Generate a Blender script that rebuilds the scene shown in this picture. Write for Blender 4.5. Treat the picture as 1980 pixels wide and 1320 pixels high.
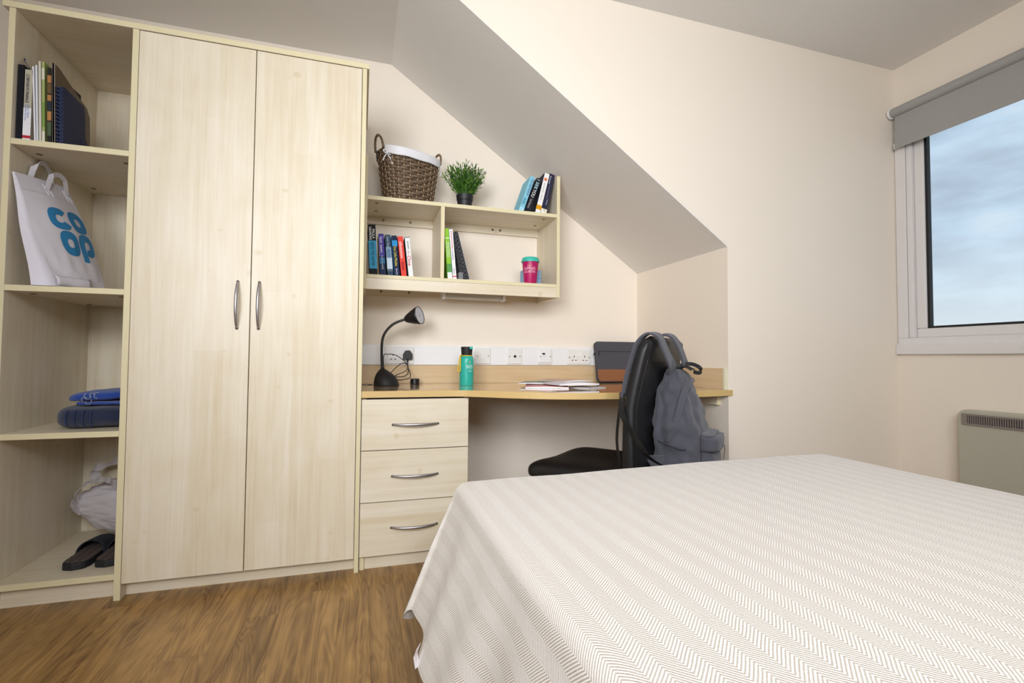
import bpy, bmesh, math, random
from mathutils import Vector, Matrix, noise
random.seed(7)
PI = math.pi
S = bpy.context.scene
COL = S.collection
for o in list(bpy.data.objects):
    bpy.data.objects.remove(o)

# ------------------------------------------------------------------ camera
yaw, pitch, roll, FPX = .2998, .0344, .0076, 945.75
cy, sy, cp, sp = math.cos(yaw), math.sin(yaw), math.cos(pitch), math.sin(pitch)
fwd = Vector((sy*cp, cy*cp, sp)); r0 = Vector((cy, -sy, 0)); u0 = r0.cross(fwd)
rgt = r0*math.cos(roll) + u0*math.sin(roll); up = -r0*math.sin(roll) + u0*math.cos(roll)
cam = bpy.data.cameras.new('camera'); co = bpy.data.objects.new('camera', cam); COL.objects.link(co)
m = Matrix.Identity(4)
for i in range(3):
    m[i][0] = rgt[i]; m[i][1] = up[i]; m[i][2] = -fwd[i]
m[2][3] = .85
co.matrix_world = m
cam.sensor_width = 36; cam.lens = FPX/1980*36; cam.clip_start = .02; cam.clip_end = 200
S.camera = co

# ------------------------------------------------------------------ world: overcast sky
w = bpy.data.worlds.new('sky'); S.world = w; w.use_nodes = True
nt = w.node_tree; nt.nodes.clear()
out = nt.nodes.new('ShaderNodeOutputWorld'); bg = nt.nodes.new('ShaderNodeBackground')
tc = nt.nodes.new('ShaderNodeTexCoord'); mp = nt.nodes.new('ShaderNodeMapping')
mp.inputs['Scale'].default_value = (1, 1, 3.2)
nz = nt.nodes.new('ShaderNodeTexNoise'); nz.inputs['Scale'].default_value = 3.4; nz.inputs['Detail'].default_value = 7
nz.inputs['Roughness'].default_value = .52
rp = nt.nodes.new('ShaderNodeValToRGB')
e = rp.color_ramp.elements
e[0].position = .36; e[0].color = (.46, .56, .70, 1)
e[1].position = .64; e[1].color = (.80, .90, .98, 1)
x = rp.color_ramp.elements.new(.5); x.color = (.62, .77, .94, 1)
sep = nt.nodes.new('ShaderNodeSeparateXYZ')
hz = nt.nodes.new('ShaderNodeValToRGB')
e = hz.color_ramp.elements
e[0].position = 0; e[0].color = (1, 1, 1, 1); e[1].position = .20; e[1].color = (0, 0, 0, 1)
mx = nt.nodes.new('ShaderNodeMixRGB'); mx.inputs[2].default_value = (1.0, 1.08, 1.10, 1)
ml = nt.nodes.new('ShaderNodeMath'); ml.operation = 'MULTIPLY'; ml.inputs[1].default_value = .75
L_ = nt.links.new
L_(tc.outputs['Generated'], mp.inputs[0]); L_(mp.outputs[0], nz.inputs['Vector'])
L_(nz.outputs['Fac'], rp.inputs[0]); L_(tc.outputs['Generated'], sep.inputs[0]); L_(sep.outputs[2], hz.inputs[0])
L_(hz.outputs[0], ml.inputs[0]); L_(ml.outputs[0], mx.inputs[0]); L_(rp.outputs[0], mx.inputs[1]); L_(mx.outputs[0], bg.inputs[0])
L_(bg.outputs[0], out.inputs[0]); bg.inputs[1].default_value = 1.1

# ------------------------------------------------------------------ lights (a photographer's diffused lamp behind the camera, plus two added fills)
def area(name, loc, target, sx, sz, power, color):
    l = bpy.data.lights.new(name, 'AREA'); l.shape = 'RECTANGLE'; l.size = sx; l.size_y = sz
    l.energy = power; l.color = color
    o = bpy.data.objects.new(name, l); COL.objects.link(o); o.location = loc
    o.rotation_euler = (Vector(target)-Vector(loc)).to_track_quat('-Z', 'Y').to_euler()
    return o
kl = area('softbox_light', (.10, -1.5, 2.15), (.35, 2.3, .72), 1.2, .9, 31, (.955, .985, 1.03))
kl.data.spread = math.radians(118)
fl = area('added_side_fill_light', (-1.05, -1.05, 1.6), (.95, 2.2, 1.5), 1.1, 1.1, 21, (.955, .985, 1.03))  # added fill from the left, lifts the slope and recess wall
fl.data.spread = math.radians(84)
cl = area('added_overhead_fill_light', (.95, -.55, 2.34), (.95, -.45, 0), .7, .7, 10, (.975, .99, 1.01))  # added overhead fill that brightens bed and floor, no real fitting
cl.data.spread = math.radians(140)

S.view_settings.view_transform = 'Standard'; S.view_settings.look = 'None'
S.view_settings.exposure = -.13; S.view_settings.gamma = 1; S.view_settings.use_curve_mapping = False

# ------------------------------------------------------------------ materials
def lin(c):
    if isinstance(c, str):
        c = [int(c[i:i+2], 16)/255 for i in (0, 2, 4)]
    return tuple((v/12.92 if v <= .04045 else ((v+.055)/1.055)**2.4) for v in c) + (1,)
MATS = {}
def mat(name, color, rough=.6, metal=0, bump=0, bscale=200, alpha=1, trans=0, var=0, vscale=30, spec=None, sheen=0, coat=0, sub=0):
    if name in MATS: return MATS[name]
    mt = bpy.data.materials.new(name); mt.use_nodes = True; n = mt.node_tree.nodes; l = mt.node_tree.links
    b = n['Principled BSDF']; b.inputs['Base Color'].default_value = lin(color)
    b.inputs['Roughness'].default_value = rough; b.inputs['Metallic'].default_value = metal
    if spec is not None: b.inputs['Specular IOR Level'].default_value = spec
    if sheen: b.inputs['Sheen Weight'].default_value = sheen
    if coat: b.inputs['Coat Weight'].default_value = coat; b.inputs['Coat Roughness'].default_value = .08
    if trans: b.inputs['Transmission Weight'].default_value = trans
    if alpha < 1: b.inputs['Alpha'].default_value = alpha
    if bump or var:
        t = n.new('ShaderNodeTexCoord')
    if bump:
        z = n.new('ShaderNodeTexNoise'); z.inputs['Scale'].default_value = bscale; z.inputs['Detail'].default_value = 3
        bp = n.new('ShaderNodeBump'); bp.inputs['Strength'].default_value = bump; bp.inputs['Distance'].default_value = .002
        l.new(t.outputs['Object'], z.inputs['Vector']); l.new(z.outputs['Fac'], bp.inputs['Height']); l.new(bp.outputs[0], b.inputs['Normal'])
    if var:
        z2 = n.new('ShaderNodeTexNoise'); z2.inputs['Scale'].default_value = vscale; z2.inputs['Detail'].default_value = 4
        h = n.new('ShaderNodeHueSaturation'); h.inputs['Color'].default_value = lin(color)
        r = n.new('ShaderNodeMapRange'); r.inputs[1].default_value = .3; r.inputs[2].default_value = .7
        r.inputs[3].default_value = 1-var; r.inputs[4].default_value = 1+var
        l.new(t.outputs['Object'], z2.inputs['Vector']); l.new(z2.outputs['Fac'], r.inputs[0]); l.new(r.outputs[0], h.inputs['Value'])
        l.new(h.outputs[0], b.inputs['Base Color'])
    MATS[name] = mt
    return mt

def wood(name, base, dark, axis, rough=.42, streak=.5, knots=.35, rnd=False, coat=0, fine=1.0, staves=False, figure=0):
    """pale laminate / oak: grain stretched along one axis; colour only"""
    if name in MATS: return MATS[name]
    mt = bpy.data.materials.new(name); mt.use_nodes = True; n = mt.node_tree.nodes; l = mt.node_tree.links
    b = n['Principled BSDF']; b.inputs['Roughness'].default_value = rough
    if coat: b.inputs['Coat Weight'].default_value = coat; b.inputs['Coat Roughness'].default_value = .05
    t = n.new('ShaderNodeTexCoord'); src = t.outputs['Object']
    if rnd:
        oi = n.new('ShaderNodeObjectInfo'); ad = n.new('ShaderNodeVectorMath'); ad.operation = 'MULTIPLY_ADD'
        ad.inputs[1].default_value = (13, 17, 11)
        l.new(oi.outputs['Random'], ad.inputs[0]); l.new(src, ad.inputs[2]); src = ad.outputs[0]
    def mapped(sl, sa):
        q = n.new('ShaderNodeMapping'); s = [sa]*3; s['XYZ'.index(axis)] = sl
        q.inputs['Scale'].default_value = s; l.new(src, q.inputs[0]); return q.outputs[0]
    z1 = n.new('ShaderNodeTexNoise'); z1.inputs['Scale'].default_value = 1; z1.inputs['Detail'].default_value = 6; z1.inputs['Distortion'].default_value = .6
    l.new(mapped(1.5, 40*fine), z1.inputs['Vector'])
    z2 = n.new('ShaderNodeTexNoise'); z2.inputs['Scale'].default_value = 1; z2.inputs['Detail'].default_value = 3
    l.new(mapped(5, 160*fine), z2.inputs['Vector'])
    z3 = n.new('ShaderNodeTexNoise'); z3.inputs['Scale'].default_value = 1; z3.inputs['Detail'].default_value = 2; z3.inputs['Distortion'].default_value = 1.2
    l.new(mapped(3, 7), z3.inputs['Vector'])
    a = n.new('ShaderNodeMath'); a.operation = 'MULTIPLY_ADD'; a.inputs[1].default_value = streak
    l.new(z1.outputs['Fac'], a.inputs[0])
    a2 = n.new('ShaderNodeMath'); a2.operation = 'MULTIPLY_ADD'; a2.inputs[1].default_value = .3
    l.new(z2.outputs['Fac'], a2.inputs[0])
    a3 = n.new('ShaderNodeMath'); a3.operation = 'MULTIPLY'; a3.inputs[1].default_value = knots
    l.new(z3.outputs['Fac'], a3.inputs[0]); l.new(a3.outputs[0], a2.inputs[2]); l.new(a2.outputs[0], a.inputs[2])
    r = n.new('ShaderNodeMapRange'); tot = streak+.3+knots
    r.inputs[1].default_value = tot*.36; r.inputs[2].default_value = tot*.66
    l.new(a.outputs[0], r.inputs[0])
    fac = r.outputs[0]
    def mth(op, p, q_, cl=False):
        k = n.new('ShaderNodeMath'); k.operation = op; k.use_clamp = cl
        for i, z in enumerate((p, q_)):
            if isinstance(z, (int, float)): k.inputs[i].default_value = z
            else: l.new(z, k.inputs[i])
        return k.outputs[0]
    if figure:       # cathedral figure: contour lines of a stretched noise
        z4 = n.new('ShaderNodeTexNoise'); z4.inputs['Scale'].default_value = 1; z4.inputs['Detail'].default_value = 2; z4.inputs['Distortion'].default_value = .8
        l.new(mapped(1.1, 11), z4.inputs['Vector'])
        sn_ = mth('SINE', mth('MULTIPLY', z4.outputs['Fac'], 110), 0)
        fac = mth('ADD', fac, mth('MULTIPLY', sn_, figure), True)
    if staves:       # laminate printed as staves of slightly different tone with small knots
        q = n.new('ShaderNodeSeparateXYZ'); l.new(src, q.inputs[0]); ia = 'XYZ'.index(axis); ac = 0 if ia != 0 else 2
        col_ = mth('FLOOR', mth('MULTIPLY', q.outputs[ac], 9.3), 0)
        row_ = mth('FLOOR', mth('ADD', mth('MULTIPLY', q.outputs[ia], 1.15), mth('MULTIPLY', col_, .37)), 0)
        cb = n.new('ShaderNodeCombineXYZ'); l.new(col_, cb.inputs[0]); l.new(row_, cb.inputs[1])
        wn_ = n.new('ShaderNodeTexWhiteNoise'); wn_.noise_dimensions = '2D'; l.new(cb.outputs[0], wn_.inputs['Vector'])
        fac = mth('ADD', mth('MULTIPLY', fac, .75), mth('MULTIPLY', wn_.outputs['Value'], .28), True)
        vo = n.new('ShaderNodeTexVoronoi'); vo.inputs['Scale'].default_value = 1; l.new(mapped(8.5, 6.5), vo.inputs['Vector'])
        kn = n.new('ShaderNodeMapRange'); kn.inputs[1].default_value = .02; kn.inputs[2].default_value = .09; kn.inputs[3].default_value = .5; kn.inputs[4].default_value = 0
        nd = mth('ADD', vo.outputs['Distance'], mth('MULTIPLY', mth('SUBTRACT', z3.outputs['Fac'], .5), .25)); l.new(nd, kn.inputs[0])
        fac = mth('ADD', fac, kn.outputs[0], True)
    c = n.new('ShaderNodeMixRGB'); c.inputs[1].default_value = lin(base); c.inputs[2].default_value = lin(dark)
    l.new(fac, c.inputs[0]); colout = c.outputs[0]
    if rnd:
        h = n.new('ShaderNodeHueSaturation'); r2 = n.new('ShaderNodeMapRange'); r2.inputs[3].default_value = .88; r2.inputs[4].default_value = 1.12
        l.new(oi.outputs['Random'], r2.inputs[0]); l.new(r2.outputs[0], h.inputs['Value']); l.new(colout, h.inputs['Color']); colout = h.outputs[0]
    l.new(colout, b.inputs['Base Color'])
    MATS[name] = mt
    return mt

WALL = mat('wall_paint', 'F1E6D7', .75, bump=.08, bscale=140)
CEIL = mat('ceiling_paint', 'E9E6E2', .85, bump=.06, bscale=140)
MV = wood('maple_upright', 'ECE3D1', 'D8C8A8', 'Z', staves=True)
MH = wood('maple_level', 'ECE3D1', 'D8C8A8', 'X', staves=True)
MY = wood('maple_deep', 'EBE2CF', 'DACBB0', 'Y', staves=True)
EDGE = mat('maple_edging', 'E0D5AE', .5)
DESKT = wood('beech_top', 'DDBE93', 'CBA674', 'X', rough=.12, coat=.9)
DESKE = mat('beech_edging', 'D5B578', .45)
OAK = wood('oak_plank', 'B48D55', '70502A', 'Y', rough=.4, streak=.75, knots=.6, rnd=True, figure=.17)
OAKD = mat('floor_base', '5A4024', .6)
METAL = mat('brushed_steel', 'B9B6B9', .42, metal=1)
UPVC = mat('white_upvc', 'E6E2E0', .35)
WPLAS = mat('white_plastic', 'F1F0F0', .3)
WPLAS2 = mat('ivory_plastic', 'ECEAE6', .3)
BLACK = mat('black_plastic', '17161A', .38)
BLKM = mat('black_matt', '141416', .6)
DARK = mat('gap_shade', '0B0A0A', .8)  # near-black colour standing in for shade in gaps and holes
SCREW = mat('screw_steel', '8C7F6A', .4, metal=.8)

# ------------------------------------------------------------------ mesh helpers
WM = {}
class MB:
    def __init__(s): s.v = []; s.f = []; s.m = []; s.uv = None
    def add(s, vs, fs, m=0):
        o = len(s.v); s.v += [Vector(p) for p in vs]; s.f += [tuple(i+o for i in f) for f in fs]; s.m += [m]*len(fs); return s
    def box(s, x0, y0, z0, x1, y1, z1, m=0, front=None, M=None):
        v = [(x0, y0, z0), (x1, y0, z0), (x1, y1, z0), (x0, y1, z0), (x0, y0, z1), (x1, y0, z1), (x1, y1, z1), (x0, y1, z1)]
        if M: v = [M @ Vector(p) for p in v]
        f = [(0, 3, 2, 1), (4, 5, 6, 7), (0, 1, 5, 4), (1, 2, 6, 5), (2, 3, 7, 6), (3, 0, 4, 7)]
        o = len(s.m); s.add(v, f, m)
        if front is not None: s.m[o+2] = front
        return s
    def prism(s, poly, axis, a, b, m=0, M=None):
        def P(p, t):
            q = {'X': (t, p[0], p[1]), 'Y': (p[0], t, p[1]), 'Z': (p[0], p[1], t)}[axis]
            return M @ Vector(q) if M else q
        n = len(poly)
        v = [P(p, a) for p in poly] + [P(p, b) for p in poly]
        f = [tuple(range(n)), tuple(range(2*n-1, n-1, -1))] + [(i, i+n, (i+1) % n+n, (i+1) % n) for i in range(n)]
        return s.add(v, f, m)
    def tube(s, pts, r, n=10, m=0, cap=True, closed=False):
        pts = [Vector(p) for p in pts]; k = len(pts); vs = []; fs = []
        prev = None
        for i, p in enumerate(pts):
            if closed: t = pts[(i+1) % k]-pts[i-1]
            else: t = pts[min(i+1, k-1)]-pts[max(i-1, 0)]
            t.normalize()
            if prev is None:
                a = Vector((0, 0, 1)) if abs(t.z) < .9 else Vector((1, 0, 0)); u = t.cross(a).normalized()
            else:
                u = (prev-t*prev.dot(t)).normalized()
            prev = u; q = t.cross(u); rr = r[i] if isinstance(r, (list, tuple)) else r
            vs += [p+(u*math.cos(2*PI*j/n)+q*math.sin(2*PI*j/n))*rr for j in range(n)]
        K = k if closed else k-1
        for i in range(K):
            for j in range(n):
                a = i*n+j; b = i*n+(j+1) % n; c = ((i+1) % k)*n+(j+1) % n; d = ((i+1) % k)*n+j
                fs.append((a, b, c, d))
        if cap and not closed: fs += [tuple(range(n-1, -1, -1)), tuple(range((k-1)*n, k*n))]
        return s.add(vs, fs, m)
    def lathe(s, prof, c=(0, 0, 0), n=32, m=0, M=None, cap=True):
        vs = []; fs = []; c = Vector(c)
        for r, z in prof:
            for j in range(n):
                p = Vector((r*math.cos(2*PI*j/n), r*math.sin(2*PI*j/n), z)); vs.append((M @ p if M else p)+c)
        for i in range(len(prof)-1):
            for j in range(n):
                fs.append((i*n+j, i*n+(j+1) % n, (i+1)*n+(j+1) % n, (i+1)*n+j))
        if cap: fs += [tuple(range(n-1, -1, -1)), tuple(range((len(prof)-1)*n, len(prof)*n))]
        return s.add(vs, fs, m)
    def grid(s, fn, nu, nv, m=0, closeu=False, uvfn=None):
        vs = []; fs = []; uv = []
        for j in range(nv+1):
            for i in range(nu if closeu else nu+1):
                vs.append(fn(i/nu, j/nv)); uv.append(uvfn(i/nu, j/nv) if uvfn else (i/nu, j/nv))
        W = nu if closeu else nu+1
        for j in range(nv):
            for i in range(nu):
                fs.append((j*W+i, j*W+(i+1) % W, (j+1)*W+(i+1) % W, (j+1)*W+i))
        if uvfn:
            s.uv = (s.uv or []) + uv
        return s.add(vs, fs, m)
    def ribbon(s, pts, side, wd, th, m=0):
        """flat strap: pts path, side = width direction (vector or list)"""
        pts = [Vector(p) for p in pts]; k = len(pts); vs = []; fs = []
        for i, p in enumerate(pts):
            t = (pts[min(i+1, k-1)]-pts[max(i-1, 0)]).normalized()
            sd = Vector(side[i] if isinstance(side, list) else side); sd = (sd-t*sd.dot(t)).normalized(); nn = t.cross(sd)
            ww = wd[i] if isinstance(wd, list) else wd
            for a, b in ((-1, -1), (1, -1), (1, 1), (-1, 1)):
                vs.append(p+sd*a*ww/2+nn*b*th/2)
        for i in range(k-1):
            for j in range(4):
                fs.append((i*4+j, i*4+(j+1) % 4, (i+1)*4+(j+1) % 4, (i+1)*4+j))
        fs += [(3, 2, 1, 0), tuple((k-1)*4+j for j in range(4))]
        return s.add(vs, fs, m)
    def build(s, name, mats, parent=None, origin=None, smooth=False, bevel=0, seg=2, sub=0, solid=0, local=False, kind=None, angle=None, label=None):
        if not isinstance(mats, (list, tuple)): mats = [mats]
        me = bpy.data.meshes.new(name)
        if parent is not None:
            Wp = WM[parent.name]; inv = Matrix.Identity(4) if local else Wp.inverted(); loc = None
        else:
            Wp = Matrix.Translation(Vector(origin or (0, 0, 0))); inv = Wp.inverted()
        me.from_pydata([inv @ p for p in s.v], [], s.f)
        for q in mats: me.materials.append(q)
        for p, mi in zip(me.polygons, s.m): p.material_index = mi; p.use_smooth = smooth
        if s.uv and len(s.uv) == len(s.v):
            ul = me.uv_layers.new(name='UVMap')
            for lp in me.loops: ul.data[lp.index].uv = s.uv[lp.vertex_index]
        bm = bmesh.new(); bm.from_mesh(me); bmesh.ops.recalc_face_normals(bm, faces=bm.faces); bm.to_mesh(me); bm.free()
        o = bpy.data.objects.new(name, me); COL.objects.link(o)
        if parent is not None: o.parent = parent
        else: o.matrix_world = Wp
        WM[o.name] = Wp
        if solid:
            d = o.modifiers.new('solid', 'SOLIDIFY'); d.thickness = solid; d.offset = 0
        if sub:
            d = o.modifiers.new('sub', 'SUBSURF'); d.levels = sub; d.render_levels = sub
        if bevel:
            d = o.modifiers.new('bevel', 'BEVEL'); d.width = bevel; d.segments = seg; d.limit_method = 'ANGLE'; d.angle_limit = .6
        if smooth and angle is not None:
            for p in me.polygons: p.use_smooth = True
            me.set_sharp_from_angle(angle=angle)
        if kind: o['kind'] = kind
        if label: o['label'] = label
        return o
def tag(o, label, cat, group=None, kind=None):
    o['label'] = label; o['category'] = cat
    if group: o['group'] = group
    if kind: o['kind'] = kind
    return o
def thing(name, label, cat, loc=(0, 0, 0), rot=(0, 0, 0), group=None, M=None):
    o = bpy.data.objects.new(name, None); COL.objects.link(o); o.empty_display_size = .05
    mw = M if M is not None else Matrix.Translation(Vector(loc)) @ Matrix.Rotation(rot[2], 4, 'Z') @ Matrix.Rotation(rot[1], 4, 'Y') @ Matrix.Rotation(rot[0], 4, 'X')
    o.matrix_world = mw; WM[o.name] = mw
    return tag(o, label, cat, group)
def struct(o):
    o['kind'] = 'structure'; return o
def text(body, length, height, M, mt, parent, name='lettering', bold=0, squash=True, space=1.0):
    """flat lettering, local to parent: starts at M origin, runs along +x of M, centred on y"""
    cu = bpy.data.curves.new('t', 'FONT'); cu.body = body; cu.size = 1; cu.extrude = .01; cu.offset = bold; cu.space_character = space
    cu.resolution_u = 2; cu.align_x = 'LEFT'
    ob = bpy.data.objects.new('t', cu); COL.objects.link(ob)
    me = bpy.data.meshes.new_from_object(ob.evaluated_get(bpy.context.evaluated_depsgraph_get()))
    vs = [v.co.copy() for v in me.vertices]; fs = [tuple(p.vertices) for p in me.polygons]
    bpy.data.objects.remove(ob); bpy.data.curves.remove(cu); bpy.data.meshes.remove(me)
    x0 = min(v.x for v in vs); x1 = max(v.x for v in vs); y0 = min(v.y for v in vs); y1 = max(v.y for v in vs)
    b = MB(); b.add([M @ Vector(((v.x-x0)/(x1-x0)*length, ((v.y-y0)/(y1-y0)-.5)*height, .0003 if v.z > 0 else 0)) for v in vs], fs)
    return b.build(name, mt, parent, local=True)
def ridged(p): return 1-abs(noise.noise(p))*2
def smoothpts(pts, n=6):
    """Catmull-Rom through pts"""
    P = [Vector(p) for p in pts]; P = [P[0]*2-P[1]]+P+[P[-1]*2-P[-2]]; o = []
    for i in range(1, len(P)-2):
        for k in range(n):
            t = k/n; a, b, c, d = P[i-1], P[i], P[i+1], P[i+2]
            o.append(.5*((2*b)+(c-a)*t+(2*a-5*b+4*c-d)*t*t+(3*b-a-3*c+d)*t**3))
    o.append(P[-2]); return o

# ================================================================== SETTING
YB, YF, YC = 2.62, 1.848, 2.05
XW, XA, ZC = 2.689, 1.608, 2.40
XL, YR = -2.5, -3.4
b = MB(); b.box(XL-.1, YR-.1, -.08, XW+.25, YB+.1, -.012)
floor = struct(b.build('floor', OAKD, origin=(0, 0, 0)))
# oak planks run towards the far wall, each its own board
pw = .0952; plen = 1.28; meshes = {}
starts = {-3: 1.80, -1: 1.935, 1: 1.925, 0: 1.25, -2: .97, -4: 1.18, -5: 1.62, -6: .80, -7: 1.35, -8: 2.0, -9: 1.05, -10: 1.55}
PXL, PYR = -2.5, -1.75
k0 = int((PXL+.055)//pw); k1 = int((XW+.055)//pw)
for k in range(k0, k1+1):
    x0 = -.055+pw*k; xa = max(x0, PXL); xb = min(x0+pw, XW)
    if xb-xa < .01: continue
    y = starts.get(k, 1.0+.9*random.random())
    while y > PYR: y -= plen
    while y < YB:
        ya = max(y, PYR); yb = min(y+plen, YB); y += plen
        if yb-ya < .02: continue
        L = round(yb-ya, 3); W = round(xb-xa, 4); key = (L, W)
        if key not in meshes:
            q = MB(); g = .00005; h = .0004
            v = [(g, g, -.012), (W-g, g, -.012), (W-g, L-g, -.012), (g, L-g, -.012),
                 (g, g, -h), (W-g, g, -h), (W-g, L-g, -h), (g, L-g, -h),
                 (g+h, g+h, 0), (W-g-h, g+h, 0), (W-g-h, L-g-h, 0), (g+h, L-g-h, 0)]
            f = [(0, 3, 2, 1)]+[(i, (i+1) % 4, (i+1) % 4+4, i+4) for i in range(4)]+[(i+4, (i+1) % 4+4, (i+1) % 4+8, i+8) for i in range(4)]+[(8, 9, 10, 11)]
            me = bpy.data.meshes.new('plank'); me.from_pydata(v, [], f); me.materials.append(OAK); meshes[key] = me
        o = bpy.data.objects.new('plank', meshes[key]); COL.objects.link(o); o.parent = floor; o.location = (xa, ya, 0)
b = MB(); b.box(XL-.1, YB, 0, XW+.25, YB+.1, ZC); struct(b.build('wall_back', WALL))
b = MB(); b.box(XL-.1, YR, 0, XL, YB, ZC); struct(b.build('wall_left', WALL))
b = MB(); b.box(XL-.1, YR-.1, 0, XW+.25, YR, ZC); struct(b.build('wall_rear', WALL))
b = MB(); b.box(XL-.1, YR-.1, ZC, XW+.25, YB+.1, ZC+.08); struct(b.build('ceiling', CEIL))
# projecting wall with the sloping underside over the desk recess
b = MB(); b.prism([(XA, 0), (XW, 0), (XW, ZC), (.13, ZC), (.14, ZC-.005), (XA, 1.378)], 'Y', YF, YB); struct(b.build('wall_front', WALL))
b = MB(); b.prism([(.13, ZC), (XA, 1.372), (XA, 1.3785), (.142, ZC)], 'Y', YF+.0005, YB); struct(b.build('ceiling', CEIL))
# window wall with opening
wy0, wy1, wz0, wz1 = .35, 1.80, .94, 2.09
b = MB()
T_ = .075
b.box(XW, YR, 0, XW+T_, wy0, ZC); b.box(XW, wy0, 0, XW+T_, wy1, wz0); b.box(XW, wy0, wz1, XW+T_, wy1, ZC); b.box(XW, wy1, 0, XW+T_, YB, ZC)
struct(b.build('wall_right', WALL))
# window: casing, frame, gasket, panes, sill board
wn = bpy.data.objects.new('window_1', None); COL.objects.link(wn); wn.location = (XW, 1.07, wz0); WM['window_1'] = Matrix.Translation(wn.location); wn['kind'] = 'structure'
def ring(b, x0, x1, ya, yb, za, zb, t):
    b.box(x0, ya, za, x1, yb, za+t); b.box(x0, ya, zb-t, x1, yb, zb); b.box(x0, ya, za+t, x1, ya+t, zb-t); b.box(x0, yb-t, za+t, x1, yb, zb-t)
b = MB(); ring(b, XW-.006, XW+.0, wy0-.045, wy1+.045, wz0-.02, wz1+.04, .05); b.build('window_casing', UPVC, wn, bevel=.002)
b = MB(); ring(b, XW+.001, XW+.07, wy0+.002, wy1-.002, wz0+.002, wz1-.002, .028); b.build('window_frame', UPVC, wn, bevel=.004)
b = MB(); ring(b, XW+.018, XW+.06, wy0+.03, wy1-.03, wz0+.03, wz1-.03, .046); b.build('window_sash', UPVC, wn, bevel=.006)
b = MB(); ring(b, XW+.028, XW+.052, wy0+.074, wy1-.074, wz0+.074, wz1-.074, .013); b.build('glazing_gasket', BLKM, wn)
gl = bpy.data.materials.new('window_glass'); gl.use_nodes = True; n = gl.node_tree.nodes; l = gl.node_tree.links
n.remove(n['Principled BSDF']); g1 = n.new('ShaderNodeBsdfTransparent'); g1.inputs[0].default_value = (.96, .98, .98, 1)
g2 = n.new('ShaderNodeBsdfGlossy'); g2.inputs['Roughness'].default_value = .0; fr = n.new('ShaderNodeFresnel'); fr.inputs[0].default_value = 1.35
mxs = n.new('ShaderNodeMixShader'); l.new(fr.outputs[0], mxs.inputs[0]); l.new(g1.outputs[0], mxs.inputs[1]); l.new(g2.outputs[0], mxs.inputs[2])
l.new(mxs.outputs[0], n['Material Output'].inputs[0])
b = MB(); b.box(XW+.038, wy0+.08, wz0+.08, XW+.042, wy1-.08, wz1-.08); b.build('pane', gl, wn)
b = MB(); b.box(XW-.022, wy0-.05, wz0-.055, XW-.0, YF-.001, wz0-.003); b.build('window_sill', UPVC, wn, bevel=.004)

# ================================================================== WARDROBE WITH OPEN SHELVES
wd = thing('wardrobe', 'tall pale maple wardrobe with two doors and open shelves on its left', 'wardrobe', (-.58, 2.33, 0))
YK = 2.598
def board(name, x0, y0, z0, x1, y1, z1, m, parent, bev=.0008, label=None):
    return MB().box(x0, y0, z0, x1, y1, z1, 0, front=1).build(name, [m, EDGE], parent, bevel=bev, seg=1, label=label)
board('top_board', -1.174, YC-.004, 2.026, .014, YK, 2.047, MH, wd)
board('side_panel', -1.157, YC, 0, -1.139, YK, 2.026, MV, wd)
board('side_panel', -.8035, YC, 0, -.7835, YK, 2.026, MV, wd)
board('side_panel', -.0115, YC, 0, .0055, YK, 2.026, MV, wd)
MB().box(-1.139, YK-.008, .07, -.8035, YK, 2.026).build('back_panel', MV, wd)
MB().box(-.7835, YK-.008, .07, -.0115, YK, 2.026).build('back_panel', MV, wd)
for z in (1.580, 1.084, .5855, .0917):
    s = board('shelf', -1.1388, YC+.001, z-.020, -.8037, YK-.009, z, MH, wd)
    if z > .9:
        for fx, fy in ((-1.10, 2.13), (-.84, 2.13), (-1.10, 2.50), (-.84, 2.50)):
            MB().lathe([(.009, z-.0218), (.009, z-.0201)], (fx, fy, 0), 12).build('shelf_fitting', mat('fitting', '7A6A50', .5), s)
MB().box(-1.1385, 2.096, 0, -.8038, 2.112, .071).build('plinth', MH, wd)
MB().box(-.783, 2.096, 0, -.012, 2.112, .071).build('plinth', MH, wd)
board('bottom_board', -.7833, 2.072, .0725, -.0117, YK-.01, .0905, MH, wd)
def bow(axis, a0, a1, c, y, proud, r=.0062):
    """bow handle between a0 and a1 along axis at fixed other coordinate c"""
    pts = []; rr = []
    for i in range(17):
        t = i/16; a = a0+(a1-a0)*t; d = proud*(1-(2*t-1)**2)**.8
        yy = y-.003-d
        pts.append((a, yy, c) if axis == 'X' else (c, yy, a)); rr.append(r*(.72+.28*math.sin(PI*t)))
    b = MB(); b.tube(pts, rr, 12)
    for e in (a0, a1):
        p = (e, y, c) if axis == 'X' else (c, y, e); q = (e, y-.006, c) if axis == 'X' else (c, y-.006, e)
        b.tube([p, q], r*.8, 10)
    return b
for x0, x1, hx in ((-.7815, -.4025, -.444), (-.3995, -.0135, -.371)):
    d = MB().box(x0, YC-.001, .056, x1, YC+.017, 2.0235, 0).build('door', MV, wd, bevel=.001, seg=1)
    bow('Z', .955, 1.13, hx, YC-.001, .026).build('handle', METAL, d, smooth=True)

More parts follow.
